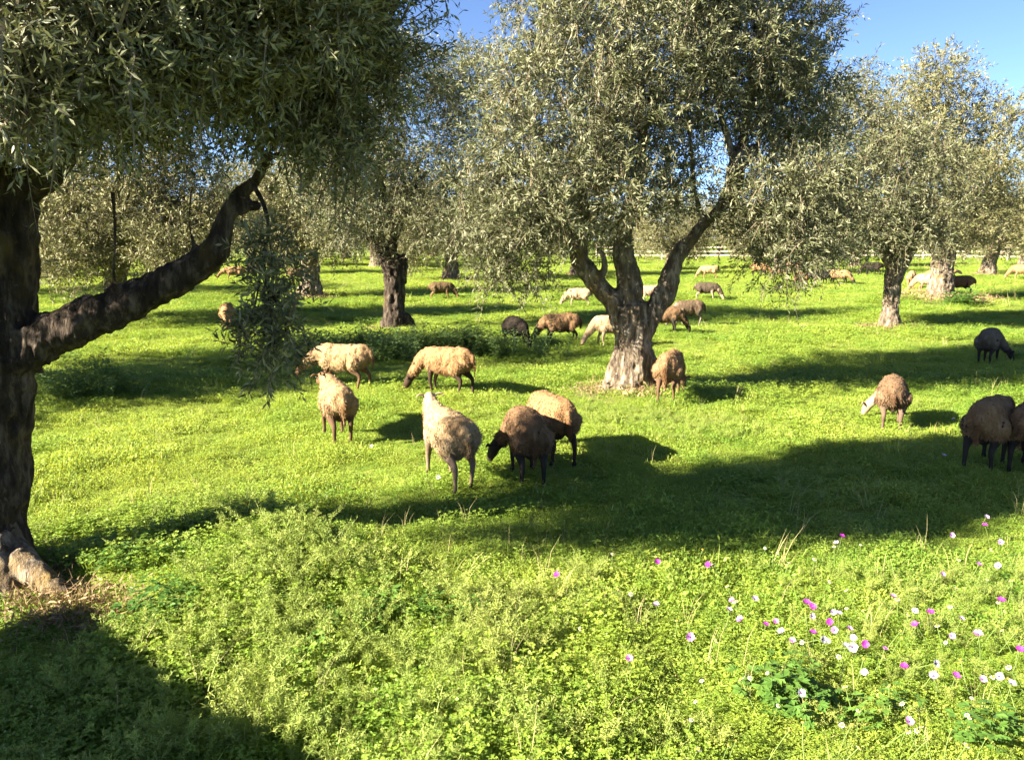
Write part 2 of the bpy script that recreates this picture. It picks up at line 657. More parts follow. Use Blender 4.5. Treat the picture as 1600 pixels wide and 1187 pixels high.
def crown_mesh(name, centers, rad, r, sprigs=30, leaves=15, L=0.065, W=0.015, slen=(0.2, 0.4), droop=0.25, up=0.25, mat=None):
    """foliage made of leafy twigs that spring from the cluster centres"""
    centers = np.asarray(centers)
    nc = len(centers)
    cnt = np.maximum(4, (sprigs * (rad / rad.mean()) ** 1.7 * r.uniform(0.6, 1.4, nc))).astype(int)
    ci = np.repeat(np.arange(nc), cnt)
    ns = len(ci)
    off = unit(r.normal(size=(ns, 3)))
    base = centers[ci] + off * (rad[ci] * r.uniform(0.05, 0.85, ns) ** 0.7)[:, None]
    d = unit(off * 0.8 + r.normal(size=(ns, 3)) * 0.45 + np.array([0, 0, up]))
    sl = r.uniform(slen[0], slen[1], ns)
    dr = droop * r.uniform(0.3, 1.6, ns)
    t = (np.arange(leaves) + 0.5) / leaves
    t = np.tile(t, (ns, 1)) + r.uniform(-0.3, 0.3, (ns, leaves)) / leaves
    pos = base[:, None, :] + d[:, None, :] * (sl[:, None] * t)[:, :, None]
    pos[:, :, 2] -= (dr * sl)[:, None] * t ** 2
    tang = d[:, None, :] - np.array([0, 0, 1.0]) * (2 * dr[:, None] * t)[:, :, None]
    tang = unit(tang)
    a = unit(np.cross(d, r.normal(size=(ns, 3))))
    b = np.cross(d, a)
    ph = (np.arange(leaves) * 1.57 + 0.0)[None, :] + r.uniform(0, 6.28, (ns, 1)) + r.normal(size=(ns, leaves)) * 0.5
    rad_d = a[:, None, :] * np.cos(ph)[:, :, None] + b[:, None, :] * np.sin(ph)[:, :, None]
    ld = unit(tang * r.uniform(0.35, 1.0, (ns, leaves))[:, :, None] + rad_d * 0.85)
    nrm = unit(np.cross(np.cross(ld, tang), ld) + r.normal(size=ld.shape) * 0.35)
    nrm = np.where(nrm[:, :, 2:3] < -0.1, -nrm, nrm)
    lv = leaf_quads(pos.reshape(-1, 3), ld.reshape(-1, 3), unit(np.cross(np.cross(ld, nrm), ld)).reshape(-1, 3), L * r.uniform(0.65, 1.25, ns * leaves), W * r.uniform(0.75, 1.25, ns * leaves))
    nl = ns * leaves
    q = np.arange(nl * 4).reshape(-1, 4)
    # the twigs themselves: one narrow bent strip each
    sd = unit(np.cross(d, np.array([0.2, 0.1, 1.0])))
    w = 0.0035 + 0.004 * r.random(ns)
    end = base + d * sl[:, None]
    end[:, 2] -= dr * sl
    root = base * 0.55 + centers[ci] * 0.45
    tv = np.empty((ns, 6, 3))
    mid = base + d * (sl * 0.4)[:, None]
    for kk, (pt, ww) in enumerate(((root, 1.0), (mid, 0.7), (end, 0.2))):
        tv[:, 2 * kk] = pt + sd * (w * ww)[:, None]
        tv[:, 2 * kk + 1] = pt - sd * (w * ww)[:, None]
    tq0 = np.arange(ns)[:, None] * 6 + nl * 4
    tq = np.vstack([tq0 + np.array([0, 1, 3, 2]), tq0 + np.array([2, 3, 5, 4])])
    v = np.vstack([lv, tv.reshape(-1, 3)])
    cl_t = r.uniform(0, 0.45, nc)
    tint = np.concatenate([np.clip(cl_t[np.repeat(ci, leaves)] + r.uniform(0, 0.55, nl), 0, 1), np.zeros(len(tq))])
    mi = np.concatenate([np.zeros(nl, int), np.ones(len(tq), int)])
    return mesh_np(name, v, [q, tq], [mat or M_LEAF, M_TWIG], mi, smooth=False, attrs={'tint': ('FACE', tint)})


def clusters(ells, r, rc=(0.28, 0.5), sep=0.6, shell=0.5):
    """cluster centres spread through ellipsoids (centre, radii, count)"""
    out, rad = [], []
    for c, R, n in ells:
        c = np.asarray(c, float)
        R = np.asarray(R, float)
        got = 0
        for _ in range(n * 12):
            if got >= n:
                break
            u = unit(r.normal(size=3))
            f = shell + (1 - shell) * r.random() ** 0.6 if r.random() < 0.8 else r.random()
            p = c + u * R * f
            q = r.uniform(*rc)
            if out and np.min(np.linalg.norm(np.asarray(out) - p, axis=1)) < sep * q:
                continue
            out.append(p)
            rad.append(q)
            got += 1
    return np.array(out), np.array(rad)


def wood_mesh(name, limbs, centers, r, voxel, mat, amp=0.03, branch_r=0.022, freq=7.0, grain=0.38):
    """trunk and limbs as one gnarled skin, with thin branches out to the leaf clusters"""
    s = Soup()
    nodes = []
    for lim in limbs:
        lim = np.asarray(lim, float)
        s.tube(lim[:, :3], lim[:, 3], seg=14, smooth=4)
        rows = catmull(lim, 4)
        for row in rows[len(rows) // 3:]:
            nodes.append(row)
    nodes = np.array(nodes)
    v, nr, faces = remeshed(s, voxel, 3)
    p = v * np.array([freq, freq, freq * grain])
    k = np.clip(nodes[:, 3].max() / 0.25, 0.5, 1.6)
    disp = vnoise(p) * 0.6 + np.abs(vnoise(p * 2.1 + 5)) * -0.55 + vnoise(v * np.array([freq * 4, freq * 4, freq * 1.6])) * 0.28 + vnoise(v * 2.3 + 11) * 0.45
    # thin limbs get less relief than the trunk
    near = np.empty(len(v))
    for i in range(0, len(v), 4000):
        dd = np.linalg.norm(v[i:i + 4000, None, :] - nodes[None, :, :3], axis=2)
        near[i:i + 4000] = nodes[dd.argmin(1), 3]
    v = v + nr * (disp * amp * np.clip(near / 0.16, 0.25, 1.3) * 1.0)[:, None]
    b = Soup()
    b.v = [v]
    b.n = len(v)
    for f in faces:
        (b.q if f.shape[1] == 4 else b.t).append(f)
    if centers is not None:
        top = nodes[nodes[:, 3] < np.quantile(nodes[:, 3], 0.75)]
        lines = []
        done = []
        order = np.argsort([np.min(np.linalg.norm(top[:, :3] - c, axis=1)) for c in centers])
        src = top[:, :3].copy()
        srr = np.full(len(src), branch_r)
        for ci in order:
            c = centers[ci]
            dd = np.linalg.norm(src - c, axis=1) + np.maximum(0, src[:, 2] - c[2]) * 0.3
            j = int(dd.argmin())
            a = src[j]
            L = np.linalg.norm(c - a)
            if L < 0.12:
                continue
            m1 = a * 0.66 + c * 0.34 + r.normal(size=3) * L * 0.08 + np.array([0, 0, L * 0.10])
            m2 = a * 0.33 + c * 0.67 + r.normal(size=3) * L * 0.08 + np.array([0, 0, L * 0.10])
            r0 = srr[j] * 0.9
            lines.append((np.array([a, m1, m2, c]), np.array([r0, r0 * 0.8, r0 * 0.6, r0 * 0.4])))
            src = np.vstack([src, m2, c])
            srr = np.concatenate([srr, [r0 * 0.7, max(r0 * 0.62, 0.005)]])
        for pts, rr in lines:
            b.tube(pts, rr, seg=5, smooth=2, cap=False)
    return b.mesh(name, [mat])


def olive(label, base, limbs, ells, seed, sprigs=30, leaves=15, L=0.065, W=0.0155, voxel=0.02, amp=0.03, mat=M_BARK, leaf=M_LEAF,
          rc=(0.28, 0.5), sep=0.6, droop=0.25, extra=None, slen=(0.2, 0.4), group='olive trees of the grove', soil=0.7, freq=7.0, branch_r=0.022, band=None, hem=None):
    r = np.random.default_rng(seed)
    base = np.asarray(base, float)
    base = np.array([base[0], base[1], tz(base[0], base[1])])
    root = empty('olive_tree', base)
    tag(root, label, 'olive tree', group)
    limbs = [np.asarray(l, float) - np.append(base, 0) for l in limbs]
    c, rad = clusters([(np.asarray(e[0]) - base, e[1], e[2]) for e in ells], r, rc, sep)
    if band is not None:
        # clusters left out so that the crown's shade keeps within its strip
        w = c + base
        sl = w[:, 1] * SHADOW[0] - w[:, 0] * SHADOW[1]
        ul = w[:, 0] * SHADOW[0] + w[:, 1] * SHADOW[1] + w[:, 2] / math.tan(SUN_EL)
        ok = sl < band[0] + band[2] * np.maximum(0, ul - band[1])
        c, rad = c[ok], rad[ok]
    if hem is not None:
        # the lower edge of the crown
        qx, qy = project(c + base)
        ok = (qy < np.interp(qx, *hem) + r.uniform(-80, 55, len(qx))) | (qx < -60)
        c, rad = c[ok], rad[ok]
    if extra is not None:
        c = np.vstack([c, np.asarray(extra[0]) - base])
        rad = np.concatenate([rad, extra[1]])
    link('trunk', wood_mesh('trunk', limbs, c, r, voxel, mat, amp, branch_r, freq), root)
    cr = link('crown', crown_mesh('crown', c, rad, r, sprigs, leaves, L, W, slen, droop, mat=leaf), root)
    cr['kind'] = 'stuff'
    if soil:
        TRUNKS.append((base[0], base[1], soil))
    return root


def PL(rows, d0):
    """rows of pixel x, pixel y, radius[, depth offset] at depth d0 into limb rows"""
    out = []
    for row in rows:
        dd = d0 + (row[3] if len(row) > 3 else 0.0)
        out.append(np.append(P(row[0], row[1], dd), row[2]))
    return out


def E(px, py, rx, ry, d, n, rd=None, dd=0.0):
    k = (d + dd) / F_PX
    return (P(px, py, d + dd), (rx * k, rd if rd else (rx * k * 0.5 + ry * k * 0.5), ry * k), n)


# the big tree at the left edge, close to the camera
D1 = 4.95
b1 = P(-2, 925, D1)
t1_limbs = [
    PL([(0, 985, .34), (-2, 900, .255), (-4, 830, .20), (-4, 740, .195), (-2, 650, .20), (2, 540, .215), (2, 430, .205), (6, 340, .20), (14, 280, .165)], D1),
    PL([(-10, 850, .12, -.1), (-20, 900, .13, -.2), (-10, 960, .10, -.3)], D1),
    PL([(-10, 560, .17), (22, 548, .205), (58, 530, .172), (110, 508, .15), (165, 486, .142), (215, 466, .135), (265, 440, .120), (308, 416, .105), (338, 390, .090), (350, 358, .074), (360, 328, .062), (380, 300, .052), (402, 278, .042), (420, 240, .034, -.2)], D1),
    PL([(368, 328, .05), (388, 322, .04), (406, 321, .036)], D1),
    PL([(318, 412, .04), (302, 380, .018), (296, 340, .012), (300, 290, .008)], D1),
    PL([(12, 310, .17), (45, 285, .12), (75, 266, .10), (97, 245, .085), (93, 205, .07), (90, 160, .05), (105, 90, .04, -.3)], D1),
    PL([(5, 310, .16), (-50, 230, .12, -.3), (-120, 120, .09, -.7), (-200, 20, .06, -1.2)], D1),
    PL([(180, 470, .03), (178, 420, .022), (180, 360, .018), (176, 300, .014)], D1),
]
t1_ells = [E(60, 90, 170, 130, 4.7, 44), E(250, 90, 170, 150, 4.9, 66), E(420, 90, 130, 150, 5.0, 54), E(480, 210, 100, 100, 5.1, 38), E(300, -90, 280, 120, 4.8, 50),
           E(-120, 60, 110, 110, 4.3, 8), E(110, 190, 90, 50, 4.6, 16), E(550, 60, 80, 110, 5.2, 24), E(300, -200, 420, 140, 4.4, 46, 1.2),
           ((-5.6, 3.95, 3.0), (1.0, 0.15, 0.45), 9), ((-4.6, 3.4, 2.75), (0.4, 0.25, 0.25), 7), ((-4.5, 4.2, 3.3), (0.8, 0.6, 0.6), 20),  # unseen clumps at plain coordinates are added to cast shade
           ((-3.5, 3.75, 3.0), (0.5, 0.4, 0.4), 12), ((-4.2, 3.7, 3.4), (0.7, 0.6, 0.5), 22), ((-4.6, 3.0, 3.6), (1.0, 0.4, 0.6), 26), E(60, 70, 110, 110, 3.65, 26), ((-3.1, 3.3, 4.9), (1.0, 0.4, 0.5), 18), E(40, 30, 130, 140, 4.15, 26), E(230, 20, 150, 130, 4.15, 34), E(400, -20, 130, 120, 4.3, 26), E(350, -330, 420, 160, 4.3, 60, 1.3)]
hang = [(418, 372), (440, 395), (408, 398), (428, 425), (452, 430), (410, 440), (425, 462), (450, 470), (410, 482), (418, 505), (448, 510), (396, 515), (382, 545), (420, 540), (450, 545), (428, 572), (388, 530)]
hang_c = np.array([P(x, y, 4.5 + 0.10 * math.sin(i * 2.3)) for i, (x, y) in enumerate(hang)])
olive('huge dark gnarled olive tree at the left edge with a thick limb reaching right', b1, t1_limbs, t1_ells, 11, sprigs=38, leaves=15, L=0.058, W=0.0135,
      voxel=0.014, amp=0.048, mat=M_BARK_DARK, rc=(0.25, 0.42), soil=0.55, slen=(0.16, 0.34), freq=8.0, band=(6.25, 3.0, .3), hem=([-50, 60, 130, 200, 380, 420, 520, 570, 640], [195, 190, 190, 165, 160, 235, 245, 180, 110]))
rs = np.random.default_rng(77)
spray_root = [o for o in bpy.data.objects if o.name == 'olive_tree'][0]
sb = np.array(spray_root.location)
sp = link('hanging_spray', crown_mesh('hanging_spray', hang_c - sb, np.full(len(hang), .10), rs, 16, 12, 0.065, 0.0135, (0.09, 0.19), 0.2, .1), spray_root)
sp['kind'] = 'stuff'
rt = PL([(-2, 790, .10), (14, 850, .105, -.06), (40, 884, .095, -.16), (72, 907, .08, -.26), (100, 930, .06, -.32), (122, 955, .03, -.36)], D1)
rt2 = PL([(0, 840, .11, -.08), (2, 890, .10, -.2), (14, 930, .07, -.3), (28, 960, .04, -.36)], D1)
link('root', wood_mesh('root', [np.asarray(q) - np.append(sb, 0) for q in (rt, rt2)], None, rs, .012, M_BARK, .03, freq=9.0), spray_root)
sw = Soup()
hp = [P(396, 290, 4.8), P(412, 320, 4.65), P(420, 360, 4.55), P(412, 400, 4.5), P(418, 450, 4.5), P(425, 510, 4.5), P(428, 575, 4.5)]
sw.tube(np.array(hp) - sb, [.015, .013, .011, .010, .008, .006, .004], seg=6, smooth=3)
sw.tube(np.array([hp[3], P(400, 470, 4.5), P(382, 540, 4.5)]) - sb, [.007, .005, .003], seg=5, smooth=3)
sw.tube(np.array([hp[4], P(440, 490, 4.45), P(452, 545, 4.45)]) - sb, [.007, .005, .003], seg=5, smooth=3)
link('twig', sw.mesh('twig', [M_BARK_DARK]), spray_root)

# the forked tree in the middle
D5 = 11.1
b5 = P(986, 612, D5)
t5_limbs = [
    PL([(986, 650, .40), (987, 612, .33), (990, 580, .28), (990, 540, .262), (988, 505, .27), (984, 475, .25)], D5),
    PL([(980, 530, .14), (966, 572, .15), (950, 610, .14), (934, 640, .10)], D5),
    PL([(1000, 530, .14), (1016, 575, .14), (1032, 612, .12), (1050, 640, .07)], D5),
    PL([(982, 520, .2), (962, 480, .165), (940, 452, .145), (918, 425, .135), (904, 405, .13), (903, 372, .125), (912, 340, .10), (908, 290, .07), (890, 230, .05)], D5),
    PL([(930, 440, .08), (944, 422, .055), (943, 400, .045), (938, 392, .04)], D5),
    PL([(984, 480, .2), (982, 430, .17), (974, 392, .16), (980, 340, .12), (1000, 270, .085), (1003, 190, .06), (990, 110, .04)], D5),
    PL([(1000, 520, .2), (1022, 485, .16), (1040, 455, .155), (1050, 420, .14), (1064, 392, .125), (1084, 368, .105), (1106, 346, .09), (1130, 322, .10), (1146, 290, .135), (1150, 258, .135), (1160, 228, .08), (1166, 180, .06), (1178, 110, .04)], D5),
    PL([(1146, 250, .08), (1132, 200, .05), (1118, 145, .03)], D5),
    PL([(1150, 262, .1), (1172, 240, .09), (1182, 228, .07)], D5),
    PL([(1100, 352, .06), (1086, 300, .035), (1080, 230, .03), (1072, 150, .02)], D5),
]
t5_ells = [E(880, 170, 140, 150, D5, 70), E(800, 300, 80, 100, D5 - .4, 26), E(900, 310, 120, 60, D5 - .9, 30), E(1000, 60, 230, 120, D5, 84), E(990, 330, 60, 60, D5 - .9, 14),
           E(1175, 90, 115, 110, D5, 46), E(1235, 160, 70, 85, D5 + .4, 22), E(1105, 300, 45, 25, D5 - .8, 6), E(1230, 330, 95, 85, D5 - .5, 34), E(1010, 220, 110, 90, D5, 30),
           E(1000, -110, 260, 120, D5, 60), E(805, 395, 60, 55, D5 - .6, 16)]
x5 = [(770, 430), (800, 445), (835, 430), (860, 440), (790, 410), (1245, 440), (1225, 452), (1262, 430), (1275, 400), (1195, 385)]
x5c = np.array([P(x, y, D5 - .5 + 0.2 * math.sin(i * 1.9)) for i, (x, y) in enumerate(x5)])
olive('pale barked olive tree in the centre forking low into three thick limbs', b5, t5_limbs, t5_ells, 5, sprigs=30, leaves=15, L=0.078, W=0.019, sep=0.85,
      voxel=0.022, amp=0.05, rc=(0.3, 0.5), extra=(x5c, np.full(len(x5c), 0.2)), soil=0.75, slen=(0.2, 0.42), hem=([720, 840, 875, 1125, 1150, 1400], [620, 620, 335, 315, 620, 620]))

# left of centre, dark twisted trunk
D2 = 19.3
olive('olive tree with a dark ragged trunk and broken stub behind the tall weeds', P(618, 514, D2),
      [PL([(618, 530, .42), (617, 505, .34), (616, 475, .27), (617, 440, .26), (613, 405, .26)], D2),
       PL([(600, 500, .12), (604, 520, .16)], D2), PL([(632, 490, .12), (636, 512, .2)], D2),
       PL([(626, 440, .14), (630, 415, .13), (631, 398, .12)], D2),
       PL([(612, 420, .2), (592, 388, .14), (570, 352, .11), (556, 310, .08), (550, 260, .05)], D2),
       PL([(612, 415, .18), (616, 370, .13), (640, 310, .1), (655, 250, .06)], D2),
       PL([(612, 410, .14), (590, 350, .1), (600, 280, .07), (605, 200, .05)], D2)],
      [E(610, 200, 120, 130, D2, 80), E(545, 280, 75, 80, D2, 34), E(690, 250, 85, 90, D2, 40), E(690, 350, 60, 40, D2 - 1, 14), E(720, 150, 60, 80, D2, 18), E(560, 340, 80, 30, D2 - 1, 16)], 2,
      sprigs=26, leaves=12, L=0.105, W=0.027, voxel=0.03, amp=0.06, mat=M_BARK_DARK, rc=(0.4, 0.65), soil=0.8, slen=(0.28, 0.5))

# right of centre, slender leaning trunk
D7 = 19.5
olive('olive tree with a slender leaning trunk alone in the right half of the pasture', P(1390, 514, D7),
      [PL([(1388, 530, .40), (1390, 505, .28), (1393, 470, .21), (1397, 435, .215), (1402, 408, .23)], D7),
       PL([(1400, 425, .16), (1380, 392, .13), (1362, 355, .1), (1350, 300, .06)], D7),
       PL([(1404, 418, .17), (1424, 390, .15), (1442, 350, .1), (1450, 300, .05)], D7),
       PL([(1402, 412, .14), (1404, 360, .09), (1396, 300, .06)], D7)],
      [E(1330, 290, 95, 95, D7, 60), E(1400, 280, 100, 100, D7, 64), E(1300, 370, 55, 40, D7 - .5, 16), E(1340, 180, 65, 60, D7 + .5, 26), E(1420, 360, 60, 30, D7 - .6, 14), E(1260, 260, 60, 70, D7, 24)], 17,
      sprigs=26, leaves=12, L=0.105, W=0.027, voxel=0.03, amp=0.05, rc=(0.38, 0.62), soil=0.9, slen=(0.28, 0.5))

# tall tree at the right with suckers at its foot
D8 = 28.0
olive('tallest olive tree at the right with twiggy suckers round its foot', P(1468, 470, D8),
      [PL([(1464, 490, .75), (1468, 470, .5), (1470, 440, .40), (1472, 410, .38), (1474, 388, .38)], D8),
       PL([(1474, 398, .28), (1482, 350, .2), (1492, 300, .15), (1490, 230, .1)], D8),
       PL([(1472, 398, .22), (1456, 370, .17), (1440, 320, .12), (1436, 260, .08)], D8),
       PL([(1480, 392, .22), (1500, 370, .16), (1520, 320, .1)], D8)],
      [E(1470, 240, 95, 110, D8, 74), E(1475, 140, 50, 45, D8, 18), E(1420, 200, 50, 70, D8, 20), E(1530, 240, 55, 80, D8, 34), E(1535, 340, 60, 45, D8, 24), E(1470, 350, 70, 30, D8 - 1, 18)], 23,
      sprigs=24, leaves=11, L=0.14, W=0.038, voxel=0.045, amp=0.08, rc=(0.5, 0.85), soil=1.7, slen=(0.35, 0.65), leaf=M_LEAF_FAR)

# behind the reaching limb
D11 = 21.0
olive('bushy low hanging olive tree behind the reaching limb at the left', P(185, 497, D11),
      [PL([(185, 515, .45), (183, 490, .34), (180, 450, .28), (182, 420, .26)], D11),
       PL([(182, 430, .2), (150, 380, .13), (130, 310, .08)], D11), PL([(182, 430, .2), (220, 370, .13), (250, 310, .08)], D11), PL([(182, 430, .16), (185, 340, .1), (190, 250, .06)], D11)],
      [E(190, 330, 140, 80, D11, 70), E(110, 390, 60, 50, D11 - 1.5, 26), E(270, 390, 60, 35, D11 - 1.5, 18), E(200, 250, 120, 70, D11, 44), E(40, 340, 90, 80, D11, 34), E(320, 340, 60, 70, D11, 24)], 29,
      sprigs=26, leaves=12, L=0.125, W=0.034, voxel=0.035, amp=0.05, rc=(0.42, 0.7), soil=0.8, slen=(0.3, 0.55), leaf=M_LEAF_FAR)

# further back on the left, flared pale trunk
D3 = 30.0
olive('olive tree with a pale flared trunk beyond the hanging sprig, left half', P(484, 463, D3),
      [PL([(482, 480, .75), (483, 462, .56), (486, 440, .38), (484, 405, .36)], D3), PL([(486, 460, .25), (498, 464, .2), (508, 467, .12)], D3),
       PL([(484, 415, .25), (460, 370, .15), (450, 320, .1)], D3), PL([(484, 415, .25), (500, 360, .16), (515, 300, .1)], D3)],
      [E(480, 340, 85, 50, D3, 46), E(470, 270, 70, 50, D3, 28), E(440, 380, 35, 22, D3 - .8, 8), E(525, 380, 35, 20, D3 - .8, 8), E(400, 320, 50, 60, D3, 18)], 31,
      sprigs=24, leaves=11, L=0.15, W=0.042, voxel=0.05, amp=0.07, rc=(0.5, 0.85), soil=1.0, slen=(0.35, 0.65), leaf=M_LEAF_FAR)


# the rest of the grove: three sorts of tree, copied
def grove_variant(k, shape):
    r = np.random.default_rng(100 + k)
    th, cr, top, lean = shape
    limbs = [[(0, 0, -0.3, .75), (0, 0, 0.05, .52), (0.05 * lean, 0, .6, .38), (0.15 * lean, 0, 1.1, .34), (0.2 * lean, 0.05, th, .34)]]
    for a in range(4):
        ph = a * 1.57 + r.uniform(-.5, .5)
        q = np.array([math.cos(ph), math.sin(ph)])
        limbs.append([(0.2 * lean, 0.05, th - .2, .22), (0.2 * lean + q[0] * .5, q[1] * .5, th + .6, .16), (q[0] * 1.1, q[1] * 1.1, th + 1.5, .11), (q[0] * 1.5, q[1] * 1.5, th + 2.4, .06)])
    ells = [((0, 0, (th + top) / 2 + .5), (cr, cr, (top - th) / 2), 66)]
    for a in range(5):
        ph = a * 1.26 + r.uniform(-.4, .4)
        ells.append(((math.cos(ph) * cr * .7, math.sin(ph) * cr * .7, th + r.uniform(.2, 1.6)), (1.2, 1.2, 1.0), 13))
    c, rad = clusters(ells, r, (0.5, 0.85), 0.55, 0.45)
    limbs = [np.asarray(l, float) for l in limbs]
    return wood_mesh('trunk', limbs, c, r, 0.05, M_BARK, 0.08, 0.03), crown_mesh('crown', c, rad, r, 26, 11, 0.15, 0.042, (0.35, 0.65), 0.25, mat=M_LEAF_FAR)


VAR = [grove_variant(0, (1.5, 2.9, 5.4, 1)), grove_variant(1, (1.7, 2.6, 6.4, -1)), grove_variant(2, (1.3, 3.2, 5.0, .4))]


def grove_tree(x, y, k, rz, s, label, soil=1.0):
    root = empty('olive_tree', (x, y, tz(x, y)), rz, s)
    tag(root, label, 'olive tree', 'olive trees of the grove')
    link('trunk', VAR[k][0], root)
    cr = link('crown', VAR[k][1], root)
    cr['kind'] = 'stuff'
    if soil:
        TRUNKS.append((x, y, soil * s))


def at(px, d):
    return (px - 800.0) / F_PX * d, d


GROVE = [
    (705, 40.5, 2, 0.4, 1.0, 'pale low olive tree behind the dark ewe with tan rump, foliage sweeping over its foot'),
    (1537, 44.0, 1, 2.1, 1.05, 'olive tree with a broad stumpy trunk just in front of the fence at the right'),
    (1592, 57.0, 0, 1.2, 1.0, 'olive tree at the right edge with its trunk by the fence rails'),
    (1215, 48.0, 2, 3.0, 1.05, 'olive tree hanging low over the sheep clustered in the distance right of the centre'),
    (1330, 60.0, 0, 5.1, 1.0, 'olive tree in front of the fence behind the dark sheep in the shade'),
    (900, 46.0, 1, 0.9, 0.95, 'far olive tree seen through the left fork of the pale central trunk'),
    (1045, 56.0, 2, 4.0, 0.95, 'far olive tree near the fence, seen between the forks of the central tree'),
    (590, 58.0, 0, 2.6, 1.05, 'far olive tree behind the dark ragged trunk left of the centre'),
    (400, 47.0, 1, 1.7, 1.0, 'far olive tree behind the end of the reaching limb'),
    (300, 62.0, 2, 0.2, 1.1, 'distant olive tree between the limb and the bushy tree at the left'),
    (90, 44.0, 0, 3.6, 1.1, 'olive tree behind the bushy one near the big left trunk'),
    (-60, 30.0, 1, 5.0, 1.1, 'olive tree at the far left behind the big trunk'),
    (800, 68.0, 1, 3.3, 1.0, 'distant olive tree filling the gap left of the central crown'),
    (480, 80.0, 2, 1.0, 1.15, 'distant olive tree on the skyline above the flared pale trunk'),
    (680, 88.0, 0, 2.2, 1.15, 'distant olive tree on the skyline above the ragged trunk'),
    (980, 92.0, 2, 5.5, 1.2, 'distant olive tree beyond the fence in the centre'),
    (1120, 86.0, 0, 0.7, 1.1, 'distant olive tree beyond the fence under the stubby dark limb'),
    (1270, 84.0, 1, 2.9, 1.1, 'distant olive tree beyond the fence behind the clustered sheep'),
    (1400, 88.0, 2, 4.4, 1.15, 'distant olive tree beyond the fence behind the leaning trunk'),
    (1500, 86.0, 1, 1.4, 1.1, 'distant olive tree beyond the fence between the tall tree and the stumpy one'),
    (1600, 84.0, 2, 0.1, 1.2, 'distant olive tree beyond the fence at the right edge'),
    (200, 85.0, 1, 3.9, 1.2, 'distant olive tree on the skyline at the left'),
    (140, 66.0, 2, 2.7, 1.15, 'distant olive tree on the skyline beside the big left trunk'),
    (350, 96.0, 0, 5.2, 1.25, 'distant olive tree low on the skyline past the reaching limb'),
    (450, 60.0, 1, 0.3, 1.0, 'distant olive tree between the limb end and the flared pale trunk'),
    (545, 72.0, 2, 4.9, 1.1, 'distant olive tree just left of the ragged trunk'),
    (640, 66.0, 1, 1.9, 1.0, 'distant olive tree just right of the ragged trunk'),
    (740, 100.0, 2, 3.1, 1.3, 'distant olive tree on the skyline right of the ragged trunk'),
    (860, 104.0, 0, 1.3, 1.3, 'distant olive tree on the skyline left of the central trunk'),
    (1060, 104.0, 1, 2.4, 1.2, 'distant olive tree beyond the fence right of the central trunk'),
    (1180, 70.0, 2, 0.9, 1.0, 'olive tree this side of the fence behind the distant cluster'),
    (1340, 106.0, 2, 3.7, 1.25, 'distant olive tree beyond the fence left of the leaning trunk'),
    (1450, 108.0, 0, 5.6, 1.3, 'distant olive tree beyond the fence right of the leaning trunk'),
    (1560, 104.0, 0, 2.0, 1.3, 'distant olive tree beyond the fence near the right edge'),
    (1690, 70.0, 0, 4.7, 1.1, 'olive tree beyond the fence past the right edge'),
]
for px, d, k, rz, s, lab in GROVE:
    grove_tree(*at(px, d), k, rz, s, lab)
# trees of the same grove that stand outside the picture and shade its pasture
for x, y, k, rz, s, lab in [
    (-10.3, 10.9, 1, 2.0, 0.95, 'olive tree left of the big dark trunk, outside the picture'),
    (12.6, 9.0, 1, 3.0, 1.0, 'olive tree right of the picture behind the brown ewes'),
]:
    grove_tree(x, y, k, rz, s, lab)
build_ground()

# ------------------------------------------------------------------ the fence at the far side
def build_fence():
    a = np.array([9.0, 83.0])
    b = np.array([58.0, 66.5])
    n = 15
    root = empty('fence', (a[0], a[1], tz(a[0], a[1])))
    tag(root, 'weathered post and rail fence along the far edge of the pasture', 'fence')
    base = np.array(root.location)
    r = random.Random(4)

    def board(name, p0, p1, w, t):
        p0, p1 = Vector(p0), Vector(p1)
        d = (p1 - p0).normalized()
        up = Vector((0, 0, 1)) if abs(d.z) < 0.9 else Vector((-0.32, 0.95, 0))
        s = d.cross(up).normalized()
        u = s.cross(d).normalized()
        vv = []
        for p, k in ((p0, 1.0), ((p0 + p1) / 2 + u * r.uniform(-.015, .015), 1.04), (p1, r.uniform(.92, 1.0))):
            for sx, sy in ((-1, -1), (1, -1), (1, 1), (-1, 1)):
                vv.append(p + s * sx * t * .5 * k + u * sy * w * .5 * k)
        q = [(0, 3, 2, 1), (8, 9, 10, 11)]
        for i in (0, 4):
            for j in range(4):
                q.append((i + j, i + (j + 1) % 4, i + 4 + (j + 1) % 4, i + 4 + j))
        me = mesh_np(name, np.array([tuple(x) for x in vv]), [np.array(q)], [M_WOOD], smooth=False)
        link(name, me, root)

    pts = []
    for i in range(n + 1):
        p = a + (b - a) * i / n
        z = tz(p[0], p[1])
        q = np.array([p[0], p[1], z]) - base
        pts.append(q)
        h = 1.5 + r.uniform(-.06, .08)
        board('post', q + (0, 0, -.3), q + (r.uniform(-.04, .04), r.uniform(-.04, .04), h), .16, .16)
    for i in range(n):
        for h in (.42, .82, 1.22):
            o = np.array([0.32, -0.95, 0]) * 0.12
            board('rail', pts[i] + o + (0, 0, h + r.uniform(-.04, .04)), pts[i + 1] + o + (0, 0, h + r.uniform(-.04, .04)), .14, .05)


build_fence()


